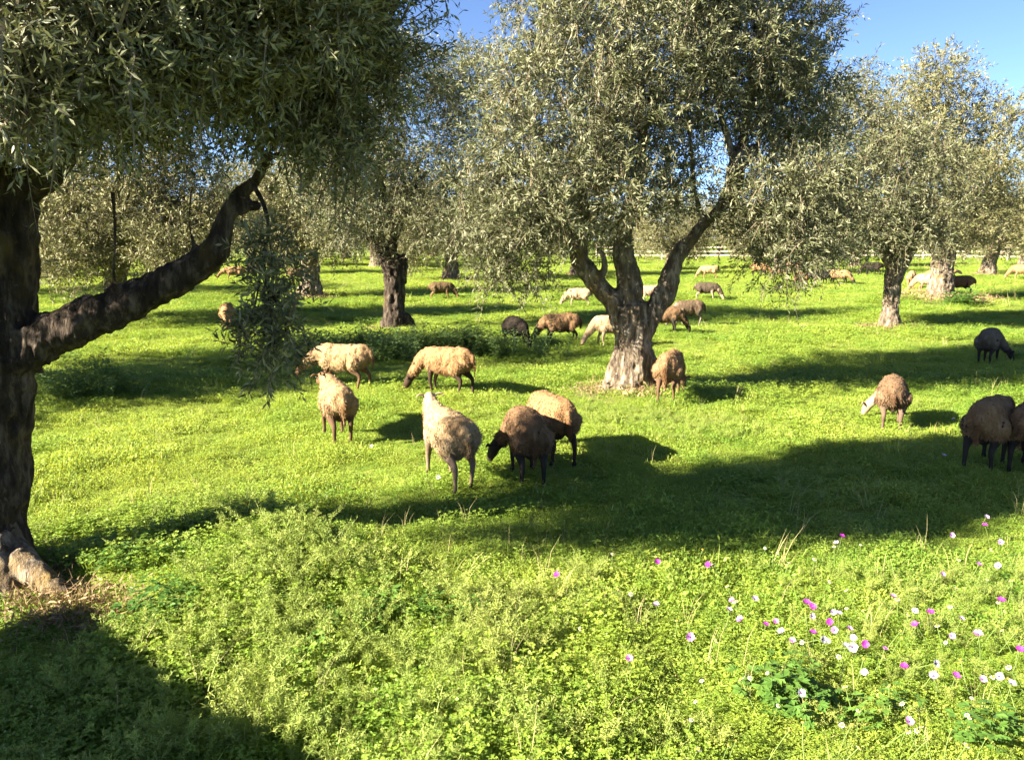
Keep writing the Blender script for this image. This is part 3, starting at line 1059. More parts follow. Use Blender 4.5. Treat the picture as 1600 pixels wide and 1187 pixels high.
# ------------------------------------------------------------------ an invented shed out of view, added to shade the nearest corner
def build_added_shed():
    root = empty('added_shed', (-6.07, 0.53, tz(-6.07, 0.53)), math.atan2(-2.29, 2.95))
    tag(root, 'added low stone shed that shades the near corner, unseen at the left', 'shed')
    m, nt, out = new_mat('rubble_stone')
    k = N(nt)
    tc = k.node('ShaderNodeTexCoord')
    vo = k.node('ShaderNodeTexVoronoi')
    vo.inputs['Scale'].default_value = 4.5
    nt.links.new(tc.outputs['Object'], vo.inputs['Vector'])
    col = k.mix(0.6, (0.30, 0.26, 0.21), vo.outputs['Color'], 'MULTIPLY')
    nt.links.new(k.bsdf(col, 0.95, 0.1, k.bump(vo.outputs['Distance'], 0.8, 0.05)), out.inputs['Surface'])

    def box(name, x0, x1, y0, y1, z0, z1, z1b=None, mat=m):
        z1b = z1 if z1b is None else z1b
        v = np.array([(x0, y0, z0), (x1, y0, z0), (x1, y1, z0), (x0, y1, z0), (x0, y0, z1), (x1, y0, z1), (x1, y1, z1b), (x0, y1, z1b)], float)
        q = np.array([(0, 3, 2, 1), (4, 5, 6, 7), (0, 1, 5, 4), (1, 2, 6, 5), (2, 3, 7, 6), (3, 0, 4, 7)])
        return link(name, mesh_np(name, v, [q], [mat], smooth=False), root)
    box('wall', -1.7, 1.7, -1.0, 0.9, -0.4, 2.0, 2.5)
    rf = box('roof', -1.95, 1.95, -1.25, 1.0, 1.96, 2.06, 2.60, mat_flat('roof_sheet', (0.22, 0.20, 0.18), 0.8, 0.2, 0.3))
    rf.location.z = 0.03
    box('door', -0.45, 0.45, -1.05, -1.005, 0.0, 1.75, None, M_WOOD)


build_added_shed()


# ------------------------------------------------------------------ sheep
def rot_z(p, c, a):
    p = np.array(p, float)
    q = p - c
    ca, sa = math.cos(a), math.sin(a)
    out = p.copy()
    out[..., 0] = c[0] + q[..., 0] * ca - q[..., 1] * sa
    out[..., 1] = c[1] + q[..., 0] * sa + q[..., 1] * ca
    return out


POSES = {
    # neck points x, z, radius; last two are head end and muzzle
    'graze': [(.26, .53, .115), (.37, .46, .095), (.46, .35, .074), (.52, .25, .060), (.555, .195, .056), (.585, .135, .052), (.61, .085, .038), (.622, .045, .028)],
    'low': [(.26, .53, .115), (.38, .50, .095), (.49, .43, .074), (.57, .35, .060), (.61, .31, .056), (.65, .255, .051), (.68, .205, .038), (.695, .17, .028)],
    'level': [(.26, .55, .115), (.38, .58, .095), (.48, .60, .072), (.55, .615, .060), (.60, .615, .056), (.66, .585, .051), (.715, .545, .038), (.74, .525, .028)],
    'alert': [(.25, .54, .12), (.37, .575, .09), (.45, .61, .068), (.515, .655, .058), (.55, .672, .056), (.61, .645, .051), (.665, .60, .038), (.685, .58, .029)],
    'up': [(.24, .55, .12), (.34, .64, .098), (.41, .72, .074), (.455, .79, .062), (.49, .81, .058), (.55, .785, .052), (.605, .745, .038), (.63, .725, .029)],
}


def sheep_meshes(pose, yaw, gait, seed, fat=1.0, res=0.013, locks=2600, tail=0.30, stained=False):
    """two skins: the animal itself (one continuous body) and its fleece"""
    r = np.random.default_rng(seed)
    side = (0, 1, 0)
    b = Soup()
    w = Soup()
    barrel = [(-.43, .535, .055, .075), (-.38, .525, .115, .125), (-.26, .505, .150, .165), (-.08, .475, .166 * fat, .183 * fat), (.10, .475, .160 * fat, .18 * fat), (.24, .50, .132, .162), (.33, .52, .10, .12), (.37, .53, .06, .08)]
    pts = [(x, 0, z) for x, z, _, _ in barrel]
    b.tube(pts, [a * .78 for _, _, a, _ in barrel], [c * .80 for _, _, _, c in barrel], seg=16, side=side, smooth=3)
    w.tube(pts, [a * 1.03 for _, _, a, _ in barrel], [c * 1.03 for _, _, _, c in barrel], seg=20, side=side, smooth=3)
    # neck and head, swung sideways from the neck root
    nk = POSES[pose]
    root = np.array([.22, 0, .5])
    n = len(nk)
    pp = []
    for i, (x, z, _) in enumerate(nk):
        pp.append(rot_z((x, 0, z), root, yaw * min(1.0, 0.25 + 0.2 * i)))
    pp = np.array(pp)
    rr = np.array([q[2] for q in nk])
    hs = rot_z((0, 1.0, 0), (0, 0, 0), yaw)
    b.tube(pp[:5], rr[:5] * .92, rr[:5] * 1.05, seg=12, side=hs, smooth=3)
    hd = pp[3:]
    b.tube(hd, rr[3:] * .92, rr[3:] * 1.08, seg=12, side=hs, smooth=4)
    w.tube(pp[:4], rr[:4] * 1.10, rr[:4] * 1.15, seg=12, side=side, smooth=3)
    # ears: flat, sideways and slightly back
    poll = pp[4]
    fwd = unit(pp[5] - pp[4])
    upn = unit(np.cross(fwd, hs))
    upn = upn if upn[2] > 0 else -upn
    if abs(upn[2]) < .2:
        upn = unit(np.array([0, 0, 1.0]) - fwd * fwd[2])
    for s in (1, -1):
        e0 = poll - fwd * .01 + hs * s * .045 + upn * .02
        e1 = e0 + hs * s * .055 + upn * .012 - fwd * .012
        e2 = e0 + hs * s * .10 - upn * .022 - fwd * .02
        b.tube([e0, e1, e2], [.016, .029, .011], [.012, .010, .007], seg=8, side=fwd, smooth=3)
    eyes = [poll * .35 + pp[5] * .65 + hs * s * rr[5] * .88 + upn * .012 for s in (1, -1)]
    # legs
    for i, (front, s) in enumerate(((True, 1), (True, -1), (False, 1), (False, -1))):
        g = gait[i]
        if front:
            chain = [(.20, .085, .44, .075), (.185, .095, .345, .055), (.205, .09, .27, .036), (.225, .085, .195, .0275), (.222, .083, .115, .0205), (.215, .083, .06, .0195), (.228, .083, .022, .024), (.238, .083, .004, .021)]
        else:
            chain = [(-.28, .085, .48, .105), (-.24, .10, .39, .088), (-.245, .10, .325, .060), (-.315, .095, .27, .036), (-.355, .09, .225, .028), (-.345, .088, .13, .021), (-.338, .086, .06, .0195), (-.322, .086, .022, .024), (-.31, .086, .004, .021)]
        top = chain[0][2]
        p = []
        for x, y, z, q in chain:
            k = max(0.0, (top - z) / top)
            lift = 0.0
            p.append((x + g * k, s * (y + .012 * k), z + lift))
        b.tube(p, [q[3] for q in chain], seg=10, side=(0, 1, 0), smooth=3)
        wc = 2 if front else 3
        w.tube(p[:wc], [q[3] * 1.12 for q in chain[:wc]], seg=12, side=(0, 1, 0), smooth=3)
    # udder and tail
    b.tube([(-.17, 0, .36), (-.20, 0, .29), (-.20, 0, .255)], [.07, .065, .035], seg=10, side=side, smooth=3)
    w.tube([(-.40, 0, .585), (-.455, .005, .54), (-.475, .0, .42), (-.472, .012 * (seed % 3 - 1), .58 - tail)], [.034, .03, .026, .015], seg=8, side=side, smooth=3)
    v, nr, f = remeshed(b, res, 3)
    v[:, 2] = np.maximum(v[:, 2], 0.0)
    inhead = np.clip((v[:, 0] - .27) / .05, 0, 1)
    leg = np.clip((.40 - v[:, 2]) / .08, 0, 1) * (1 - inhead)
    body = mesh_np('body', v, f, [M_HIDE], attrs={'leg': ('POINT', leg)})
    v, nr, f = remeshed(w, res * 1.15, 4)
    # staple clumps of the fleece
    ws = v * np.array([1, 1, .55])
    disp = vnoise(ws * 13 + seed) * .014 + vnoise(ws * 30 + seed * 2) * .010 + vnoise(v * 5 + seed) * .012
    v = v + nr * disp[:, None]
    dirt = np.clip((.40 - v[:, 2]) * 3.2 + vnoise(v * 9 + seed) * .45, 0, 1) * .8
    dirt = np.clip(dirt + np.clip((-.33 - v[:, 0]) * 6, 0, 1) * np.clip(.5 + vnoise(v * 11 + 3) * 1.2, 0, 1) * .8, 0, 1)
    if stained:
        dirt = np.maximum(dirt, np.clip((.06 - v[:, 0]) * 5, 0, 1) * np.clip(.15 + vnoise(v * 6 + 21) * 1.1, 0, .8))
    tint = np.clip(.5 + vnoise(ws * 22 + 9) * .6, 0, 1)
    faces = list(f)
    q = f[-1]
    if locks:
        # separate wisps of wool standing off the fleece
        quad = q if q.shape[1] == 4 else f[0]
        a0 = np.linalg.norm(np.cross(v[quad[:, 1]] - v[quad[:, 0]], v[quad[:, 2]] - v[quad[:, 0]]), axis=1)
        pick = r.choice(len(quad), locks, p=a0 / a0.sum())
        u1, u2 = r.random((2, locks, 1))
        p0 = (v[quad[pick, 0]] * (1 - u1) + v[quad[pick, 1]] * u1) * (1 - u2) + (v[quad[pick, 3]] * (1 - u1) + v[quad[pick, 2]] * u1) * u2
        nn = nr[quad[pick, 0]]
        d = unit(nn * .38 + np.array([-.25, 0, -.70]) + r.normal(size=(locks, 3)) * .42)
        # keep wisps from pointing into the body
        inn = np.sum(d * nn, axis=1)
        d = unit(d + nn * np.clip(.22 - inn, 0, 1)[:, None])
        L = r.uniform(.013, .035, locks)[:, None]
        sd = unit(np.cross(d, nn) + 1e-4)
        W = r.uniform(.002, .0055, locks)[:, None]
        lv = np.empty((locks, 5, 3))
        p0 = p0 - nn * .004
        lv[:, 0] = p0 + sd * W
        lv[:, 1] = p0 - sd * W
        lv[:, 2] = p0 + d * L * .55 - sd * W * .8
        lv[:, 3] = p0 + d * L * .55 + sd * W * .8
        lv[:, 4] = p0 + d * L - np.array([0, 0, 1]) * L * .25
        n0 = len(v)
        kk = np.arange(locks)[:, None] * 5 + n0
        v = np.vstack([v, lv.reshape(-1, 3)])
        tint = np.concatenate([tint, np.repeat(r.uniform(0, .8, locks), 5)])
        ld = dirt[quad[pick, 0]]
        dirt = np.concatenate([dirt, np.repeat(ld, 5)])
        faces = faces + [kk + np.array([1, 0, 3, 2]), kk + np.array([2, 3, 4])]
    fleece = mesh_np('fleece', v, faces, [M_WOOL], attrs={'tint': ('POINT', tint), 'dirt': ('POINT', dirt)})
    return body, fleece, eyes


def eye_mesh():
    s = Soup()
    s.tube([(0, 0, -.009), (0, 0, 0), (0, 0, .009)], [.006, .0115, .006], seg=8, smooth=2)
    return s.mesh('eye', [M_EYE])


EYE = eye_mesh()
CREAM = (0.36, 0.245, 0.135)
WHITE = (0.42, 0.31, 0.19)
TAN = (0.30, 0.180, 0.090)
BROWN = (0.27, 0.165, 0.09)
DBROWN = (0.175, 0.108, 0.062)
BLACK = (0.030, 0.024, 0.020)
GREY = (0.17, 0.14, 0.115)
F_DARK = (0.045, 0.027, 0.018)
F_BROWN = (0.16, 0.09, 0.05)
F_TAN = (0.26, 0.15, 0.085)
F_PALE = (0.33, 0.24, 0.175)
STAND = (0, 0, 0, 0)
WALK = (.07, -.05, -.06, .06)
STEP = (-.04, .05, .06, -.05)
_cache = {}


def sheep(px, py, head, pose, yaw, gait, wool, face, label, scale=1.0, unique=None, fat=1.0, tail=.30, eyes=False, leg=1.0):
    """a ewe whose feet stand on the ground that the photograph shows at (px, py); head is its heading in degrees, 0 right, 90 away"""
    key = (pose, round(yaw, 2), gait, fat, tail, unique)
    if key not in _cache:
        near = unique is not None
        _cache[key] = sheep_meshes(pose, yaw, gait, 1 + len(_cache), fat, .0125 if near else .017, 9000 if near else 2500, tail, unique == 'd')
    body, fleece, ep = _cache[key]
    g = G(px, py)
    if py < 465:
        scale *= 1.14
    root = empty('sheep', g, math.radians(head) - math.atan2(g[0], g[1]), scale)
    tag(root, label, 'sheep', 'sheep grazing under the olive trees')
    bo = link('body', body, root)
    bo.color = (*face, 1)
    bo['leg_tone'] = leg
    fl = link('fleece', fleece, root)
    fl.color = (*wool, 1)
    if eyes:
        for e in ep:
            link('eye', EYE, root, e)
    return root


sheep(527, 686, 100, 'level', .12, WALK, CREAM, F_BROWN, 'cream ewe with ears out walking away, nearest the hanging sprig', 1.0, 'a', 1.0, .33, True, leg=.35)
sheep(535, 610, 152, 'low', .1, STEP, CREAM, F_BROWN, 'cream ewe seen side on, its head hidden by the hanging olive sprig', 1.04, 'b', 1.0, .26, leg=.6)
sheep(697, 616, 143, 'graze', .5, STEP, TAN, F_DARK, 'golden tan ewe with dark legs grazing, its dark head down at left', 1.02, 'c', 1.03, .30)
sheep(701, 752, 112, 'alert', -.12, WALK, (0.39, 0.285, 0.17), F_PALE, 'pale ewe with a grey stained rump walking away with its head raised', 1.03, 'd', 1.0, .24, True, leg=.4)
sheep(822, 748, 100, 'graze', .75, STAND, DBROWN, BLACK, 'very dark brown ewe seen from behind with its black head bent down to the left', 1.02, 'e', 1.05, .33)
sheep(860, 716, 112, 'graze', .2, STEP, TAN, F_DARK, 'tan backed ewe close behind the very dark brown ewe', 1.02, 'f', 1.04, .28)
sheep(1046, 622, 82, 'graze', -.3, WALK, BROWN, F_BROWN, 'brown shaggy ewe seen from behind right beside the central trunk', .98, 'g', 1.0, .33, leg=.5)
sheep(1391, 668, 92, 'graze', .95, STAND, (0.180, 0.117, 0.072), F_PALE, 'brown ewe seen from behind with a pale face grazing round its left side', .98, 'h', 1.03, .22, leg=.2)
sheep(1543, 569, 80, 'graze', -.9, STEP, GREY, BLACK, 'dark grey ewe grazing in the shade near the right edge, head to the right', 1.0, 'i', 1.02, .24)
sheep(1541, 728, 78, 'graze', -.6, WALK, BROWN, BLACK, 'brown ewe with black legs just left of the ewe cut by the right edge', 1.04, 'j', 1.05, .28)
sheep(1608, 734, 80, 'graze', -.2, STAND, BROWN, BLACK, 'brown ewe cut off by the right edge of the picture', 1.04, 'k', 1.05, .30)
sheep(806, 545, -66, 'graze', .1, STAND, BLACK, BLACK, 'black ewe with its head down at the right end of the tall weeds', 1.0, 'l', 1.05, .24)
sheep(874, 538, 198, 'graze', -.2, STAND, (0.230, 0.140, 0.075), BLACK, 'golden brown ewe with black head and legs grazing leftwards next to the black ewe', 1.0, 'm', 1.0, .24)
sheep(955, 541, 194, 'graze', -.1, STEP, WHITE, F_PALE, 'cream ewe with a pale face, its rear hidden behind the central trunk', .98, 'm2', 1.0, .24)
sheep(903, 481, 182, 'graze', -.1, STAND, WHITE, F_PALE, 'white ewe grazing just left of the left limb of the central tree', .98, None, 1.0, .24)
sheep(690, 470, 4, 'graze', -.1, STAND, (0.120, 0.083, 0.045), F_BROWN, 'dark ewe with a tan rump in front of the low flared olive trunk', 1.02, None, 1.0, .24)
sheep(356, 514, -96, 'graze', .15, STAND, TAN, F_TAN, 'tan ewe facing the camera with its head down, left of the hanging sprig', .98, None, 1.0, .30)
sheep(366, 440, 178, 'low', 0, STAND, TAN, F_BROWN, 'tan ewe seen just past the bend of the big reaching limb', 1.0, None)
sheep(440, 428, 180, 'graze', -.1, STAND, GREY, BLACK, 'grey ewe half hidden by leaves left of the pale flared trunk', 1.0, None, 1.0, .24)
sheep(466, 443, 10, 'graze', .2, STAND, DBROWN, BLACK, 'dark brown ewe right behind the pale flared trunk', 1.0, None)
sheep(254, 428, 15, 'graze', .2, STAND, TAN, F_TAN, 'tan ewe seen through leaves above the reaching limb', 1.05, None)
sheep(1074, 509, 205, 'graze', .2, STEP, (0.135, 0.095, 0.065), GREY, 'grey brown ewe at the right of the central trunk, its head behind another ewe', 1.0, None)
sheep(1038, 523, 8, 'graze', .2, STAND, DBROWN, BLACK, 'dark brown ewe whose legs show past the right side of the central trunk', 1.0, None)
sheep(1016, 474, 178, 'graze', -.1, STAND, (0.310, 0.210, 0.160), F_PALE, 'pinkish tan ewe framed between the middle and right limbs of the central tree', 1.0, None)
sheep(1104, 470, -4, 'graze', -.1, STAND, (0.075, 0.058, 0.043), F_PALE, 'dark ewe with a white face grazing to the right beyond the central tree', 1.02, None, 1.0, .24)
sheep(1107, 436, 184, 'graze', -.1, STAND, CREAM, F_TAN, 'small cream ewe far off, alone left of the distant cluster', 1.0, None)
sheep(1188, 433, -8, 'graze', .2, STAND, TAN, BLACK, 'tan ewe with a dark head at the left end of the distant cluster', 1.05, None)
sheep(1238, 431, 184, 'graze', -.1, STAND, (0.330, 0.220, 0.135), F_BROWN, 'golden tan ewe behind low leaves in the middle of the distant cluster', 1.1, None)
sheep(1250, 449, 120, 'graze', -.1, STAND, BROWN, BLACK, 'brown ewe nearest in the distant cluster behind drooping leaves', .95, None)
sheep(1277, 446, 215, 'graze', -.1, STAND, (0.060, 0.055, 0.055), BLACK, 'dark grey ewe in the distant cluster, left of the black one', 1.0, None)
sheep(1297, 444, 80, 'low', 0, STAND, BLACK, BLACK, 'black ewe in the distant cluster beside the tan one with a black head', 1.05, None)
sheep(1312, 446, -25, 'graze', .2, STAND, TAN, BLACK, 'tan ewe with a black head at the right end of the distant cluster', 1.0, None)
sheep(1362, 431, 175, 'graze', -.1, STAND, BLACK, BLACK, 'black ewe alone in the deep shade left of the leaning trunk', 1.05, None)
sheep(1423, 451, 88, 'level', .12, STAND, CREAM, F_TAN, 'cream ewe seen from behind between the leaning trunk and the tall tree', 1.0, None)
sheep(1449, 458, 184, 'graze', -.1, STEP, WHITE, F_TAN, 'whitish ewe grazing close to the left side of the tall right tree', 1.05, None)
sheep(1466, 449, 8, 'level', 0, STAND, TAN, BLACK, 'tan ewe with a black head looking out behind the tall right tree', 1.05, None)
sheep(1496, 463, 184, 'graze', .2, STAND, (0.200, 0.120, 0.065), BLACK, 'brown ewe with a dark rump just right of the tall right tree', 1.0, None)
sheep(1596, 438, 184, 'graze', -.1, STAND, TAN, F_TAN, 'distant tan ewe at the right edge below the fence', 1.05, None)
sheep(588, 402, 4, 'graze', -.1, STAND, TAN, F_TAN, 'faraway tan ewe seen left of the dark ragged trunk', 1.05, None)

# ------------------------------------------------------------------ ground cover
def blade_set(r, n, rad, h, w, lean, segs=2):
    """curved grass blades round a point"""
    a = r.uniform(0, 2 * np.pi, n)
    q = rad * np.sqrt(r.random(n))
    base = np.column_stack([np.cos(a) * q, np.sin(a) * q, np.full(n, -.01)])
    H = h * r.uniform(.5, 1.15, n)
    la = r.uniform(0, 2 * np.pi, n)
    ld = np.column_stack([np.cos(la), np.sin(la), np.zeros(n)]) * (H * r.uniform(.15, 1.0, n) * lean)[:, None]
    fa = la + r.normal(size=n) * .6 + np.pi / 2
    sd = np.column_stack([np.cos(fa), np.sin(fa), np.zeros(n)]) * (w * r.uniform(.6, 1.2, n) * .5)[:, None]
    up = np.array([0, 0, 1.0]) * H[:, None]
    v = np.empty((n, 5, 3))
    v[:, 0] = base + sd
    v[:, 1] = base - sd
    m = base + up * .6 + ld * .35
    v[:, 2] = m - sd * .8
    v[:, 3] = m + sd * .8
    v[:, 4] = base + up * .95 + ld
    k = np.arange(n)[:, None] * 5
    return v.reshape(-1, 3), k + np.array([0, 1, 2, 3]), k + np.array([3, 2, 4]), np.repeat(r.random(n), 5)


def plant_obj(name, parts, mat):
    """parts: list of (verts, quads, tris, tint)"""
    v, q, t, ti, n = [], [], [], [], 0
    for pv, pq, pt, pti in parts:
        v.append(pv)
        if len(pq):
            q.append(pq + n)
        if len(pt):
            t.append(pt + n)
        ti.append(pti)
        n += len(pv)
    faces = ([np.vstack(q)] if q else []) + ([np.vstack(t)] if t else [])
    me = mesh_np(name, np.vstack(v), faces, [mat], smooth=False, attrs={'tint': ('POINT', np.concatenate(ti))})
    return bpy.data.objects.new(name, me)


def leaf_part(r, p, d, nrm, L, W):
    v = leaf_quads(p, d, nrm, L, W)
    n = len(p)
    return v, np.arange(n * 4).reshape(-1, 4), np.zeros((0, 3), int), np.repeat(r.random(n) * .84, 4)


def stem_part(p0, p1, w):
    d = p1 - p0
    s = unit(np.cross(d, np.array([.3, .9, .2]))) * w
    n = len(p0)
    v = np.stack([p0 + s, p0 - s, p1], 1).reshape(-1, 3)
    return v, np.zeros((0, 4), int), np.arange(n * 3).reshape(-1, 3), np.full(n * 3, .4)


def turf_tuft(r):
    parts = [blade_set(r, 46, .11, .042, .0055, 1.2), blade_set(r, 5, .10, .085, .0045, .8)]
    n = 90
    a = r.uniform(0, 6.28, n)
    p = np.column_stack([np.cos(a), np.sin(a), np.zeros(n)]) * (.11 * np.sqrt(r.random(n)))[:, None] + np.array([0, 0, 1]) * r.uniform(.012, .04, n)[:, None]
    d = unit(r.normal(size=(n, 3)) * np.array([1, 1, .35]))
    parts.append(leaf_part(r, p, d, unit(r.normal(size=(n, 3)) * .5 + np.array([0, 0, 1.0])), r.uniform(.011, .021, n), r.uniform(.007, .012, n)))
    return parts


def clover_tuft(r, h=.15, n=34, rad=.13, s=.024):
    a = r.uniform(0, 6.28, n)
    q = rad * np.sqrt(r.random(n))
    p0 = np.column_stack([np.cos(a) * q * .5, np.sin(a) * q * .5, np.full(n, 0.0)])
    p1 = np.column_stack([np.cos(a) * q, np.sin(a) * q, h * r.uniform(.35, 1.1, n)])
    parts = [stem_part(p0, p1, .0016)]
    for k in range(3):
        ph = r.uniform(0, .6, n) + k * 2.09 + a
        d = unit(np.column_stack([np.cos(ph), np.sin(ph), r.uniform(-.25, .35, n)]))
        nr = unit(np.array([0, 0, 1.0]) + r.normal(size=(n, 3)) * .35)
        parts.append(leaf_part(r, p1, d, nr, s * r.uniform(.7, 1.3, n), s * r.uniform(.6, 1.0, n)))
    return parts


def feather_weed(r, h=.30, n=7):
    parts = []
    for i in range(n):
        a = r.uniform(0, 6.28)
        out = np.array([math.cos(a), math.sin(a), 0])
        H = h * r.uniform(.6, 1.15)
        t = np.linspace(0, 1, 7)[:, None]
        sp = out * (t ** 1.5) * H * r.uniform(.15, .75) + np.array([0, 0, 1]) * (t - .18 * t ** 3) * H + out * .03
        parts.append(stem_part(sp[:-1], sp[1:] + 1e-4, .0022))
        m = 34
        tt = r.uniform(.15, 1.0, m)
        p = np.column_stack([np.interp(tt, t[:, 0], sp[:, c]) for c in range(3)])
        pa = r.uniform(0, 6.28, m)
        d = unit(np.column_stack([np.cos(pa), np.sin(pa), r.uniform(.15, 1.0, m)]))
        L = .036 * r.uniform(.6, 1.3, m) * (1.25 - .6 * tt)
        parts.append(leaf_part(r, p, d, unit(r.normal(size=(m, 3))), L, .0036))
        # fine side lobes
        p2 = np.repeat(p + d * (L * .45)[:, None], 2, axis=0)
        sgn = np.tile([1, -1], m)[:, None]
        d2 = unit(np.repeat(d, 2, axis=0) * .6 + np.cross(np.repeat(d, 2, axis=0), unit(r.normal(size=(2 * m, 3)))) * sgn)
        parts.append(leaf_part(r, p2, d2, unit(r.normal(size=(2 * m, 3))), .02 * r.uniform(.7, 1.3, 2 * m), .0038))
    return parts


def tall_weed(r, h=.42, n=9):
    parts = []
    for i in range(n):
        a = r.uniform(0, 6.28)
        out = np.array([math.cos(a), math.sin(a), 0])
        H = h * r.uniform(.55, 1.15)
        b = out * r.uniform(.02, .14)
        t = np.linspace(0, 1, 6)[:, None]
        sp = b + out * (t ** 2) * H * r.uniform(.05, .35) + np.array([0, 0, 1]) * t * H
        parts.append(stem_part(sp[:-1], sp[1:] + 1e-4, .003))
        m = 18
        tt = np.linspace(.15, 1.0, m)
        p = np.column_stack([np.interp(tt, t[:, 0], sp[:, c]) for c in range(3)])
        pa = np.arange(m) * 1.9 + a
        d = unit(np.column_stack([np.cos(pa), np.sin(pa), r.uniform(-.2, .6, m)]))
        parts.append(leaf_part(r, p, d, unit(np.array([0, 0, 1.0]) + r.normal(size=(m, 3)) * .3), .075 * r.uniform(.6, 1.2, m), .022))
    return parts


def broad_plant(r, n=22, h=.22):
    parts = []
    a = r.uniform(0, 6.28, n)
    q = r.uniform(.05, .2, n)
    p1 = np.column_stack([np.cos(a) * q, np.sin(a) * q, h * r.uniform(.4, 1.1, n)])
    parts.append(stem_part(p1 * np.array([.2, .2, 0]), p1, .0028))
    for k in range(5):
        ph = a + (k - 2) * .62
        d = unit(np.column_stack([np.cos(ph), np.sin(ph), r.uniform(-.3, .2, n)]))
        parts.append(leaf_part(r, p1, d, unit(np.array([0, 0, 1.0]) + r.normal(size=(n, 3)) * .2), .062 * r.uniform(.8, 1.2, n), .034))
    return parts


def straw_tuft(r, n=5, h=.4):
    v, q, t, ti = blade_set(r, n, .05, h, .005, .55)
    return [(v, q, t, ti * .8)]


def litter_tuft(r, n=26):
    p = np.column_stack([r.normal(size=n) * .12, r.normal(size=n) * .12, np.abs(r.normal(size=n)) * .035])
    d = unit(r.normal(size=(n, 3)) * np.array([1, 1, .45]))
    a = leaf_part(r, p, d, unit(r.normal(size=(n, 3)) * .6 + np.array([0, 0, 1])), .065 * r.uniform(.6, 1.3, n), .017)
    m = 10
    p0 = np.column_stack([r.normal(size=m) * .1, r.normal(size=m) * .1, np.zeros(m)])
    b = stem_part(p0, p0 + r.normal(size=(m, 3)) * np.array([.08, .08, .03]) + np.array([0, 0, .09]), .004)
    return [a, b]


def scatter(name, label, protos, pts, scl, r, tilt=.12):
    """one object whose points each carry one of the plants"""
    n = len(pts)
    coll = bpy.data.collections.new(name + '_plants')
    for o in protos:
        coll.objects.link(o)
    me = bpy.data.meshes.new(name)
    me.vertices.add(n)
    me.vertices.foreach_set('co', np.asarray(pts, np.float32).ravel())
    rot = np.column_stack([r.normal(size=n) * tilt, r.normal(size=n) * tilt, r.uniform(0, 6.28, n)]).astype(np.float32)
    a = me.attributes.new('rot', 'FLOAT_VECTOR', 'POINT')
    a.data.foreach_set('vector', rot.ravel())
    a = me.attributes.new('scl', 'FLOAT_VECTOR', 'POINT')
    s = np.asarray(scl, np.float32)
    if s.ndim == 1:
        s = np.column_stack([s, s, s])
    a.data.foreach_set('vector', np.ascontiguousarray(s, np.float32).ravel())
    a = me.attributes.new('pick', 'INT', 'POINT')
    a.data.foreach_set('value', r.integers(0, len(protos), n).astype(np.int32))
    me.update()
    o = link(name, me)
    nt = bpy.data.node_groups.new(name, 'GeometryNodeTree')
    nt.interface.new_socket('Geometry', in_out='INPUT', socket_type='NodeSocketGeometry')
    nt.interface.new_socket('Geometry', in_out='OUTPUT', socket_type='NodeSocketGeometry')
    gi = nt.nodes.new('NodeGroupInput')
    go = nt.nodes.new('NodeGroupOutput')
    ip = nt.nodes.new('GeometryNodeInstanceOnPoints')
    ci = nt.nodes.new('GeometryNodeCollectionInfo')
    ci.inputs['Collection'].default_value = coll
    ci.inputs['Separate Children'].default_value = True
    ci.inputs['Reset Children'].default_value = True

    def named(nm, typ):
        x = nt.nodes.new('GeometryNodeInputNamedAttribute')
        x.data_type = typ
        x.inputs['Name'].default_value = nm
        return x.outputs['Attribute']
    ip.inputs['Pick Instance'].default_value = True
    L = nt.links.new
    L(gi.outputs[0], ip.inputs['Points'])
    L(ci.outputs[0], ip.inputs['Instance'])
    L(named('pick', 'INT'), ip.inputs['Instance Index'])
    L(named('rot', 'FLOAT_VECTOR'), ip.inputs['Rotation'])
    L(named('scl', 'FLOAT_VECTOR'), ip.inputs['Scale'])
    L(ip.outputs[0], go.inputs[0])
    md = o.modifiers.new('plants', 'NODES')
    md.node_group = nt
    tag(o, label, None, None, 'stuff')
    return o


def field_points(r, y0, y1, dens, margin=1.25):
    """random points of the pasture between two depths, wide enough for the view and a step to the side"""
    wy = .665 * margin
    n = int(dens * (wy * (y1 ** 2 - y0 ** 2) + 1.6 * (y1 - y0)))
    y = np.sqrt(r.uniform(y0 ** 2, y1 ** 2, n))
    x = r.uniform(-1, 1, n) * (wy * y + .8)
    return x, y


BX = [-4.2, -3.4, -2.6, -1.9, -1.3, -.8, .2, 1.0, 2.5, 5.0]
BY = [5.4, 5.7, 6.3, 6.0, 4.9, 4.65, 4.75, 4.9, 5.05, 5.3]


def rough_zone(x, y):
    """1 in the ungrazed strip near the camera, 0 on the cropped turf"""
    edge = np.interp(x, BX, BY) + n2(x, y, 1.6, 7.7) * .22
    return np.clip((edge - y) / .25 + .5, 0, 1)


def near_trunk(x, y, k=.75):
    m = np.zeros(len(x), bool)
    for tx, ty, rr in TRUNKS:
        m |= np.hypot(x - tx, y - ty) < rr * k
    return m


def patch(cx, cy, rx, ry, n):
    a = r.uniform(0, 6.28, n)
    q = np.sqrt(r.random(n))
    return cx + np.cos(a) * q * rx, cy + np.sin(a) * q * ry


def bare_root(x, y):
    c = G(40, 965)
    return np.hypot((x - c[0]) / .95, (y - c[1]) / .60) < 1


def lift(x, y):
    return np.column_stack([x, y, terrain(x, y) - .005])


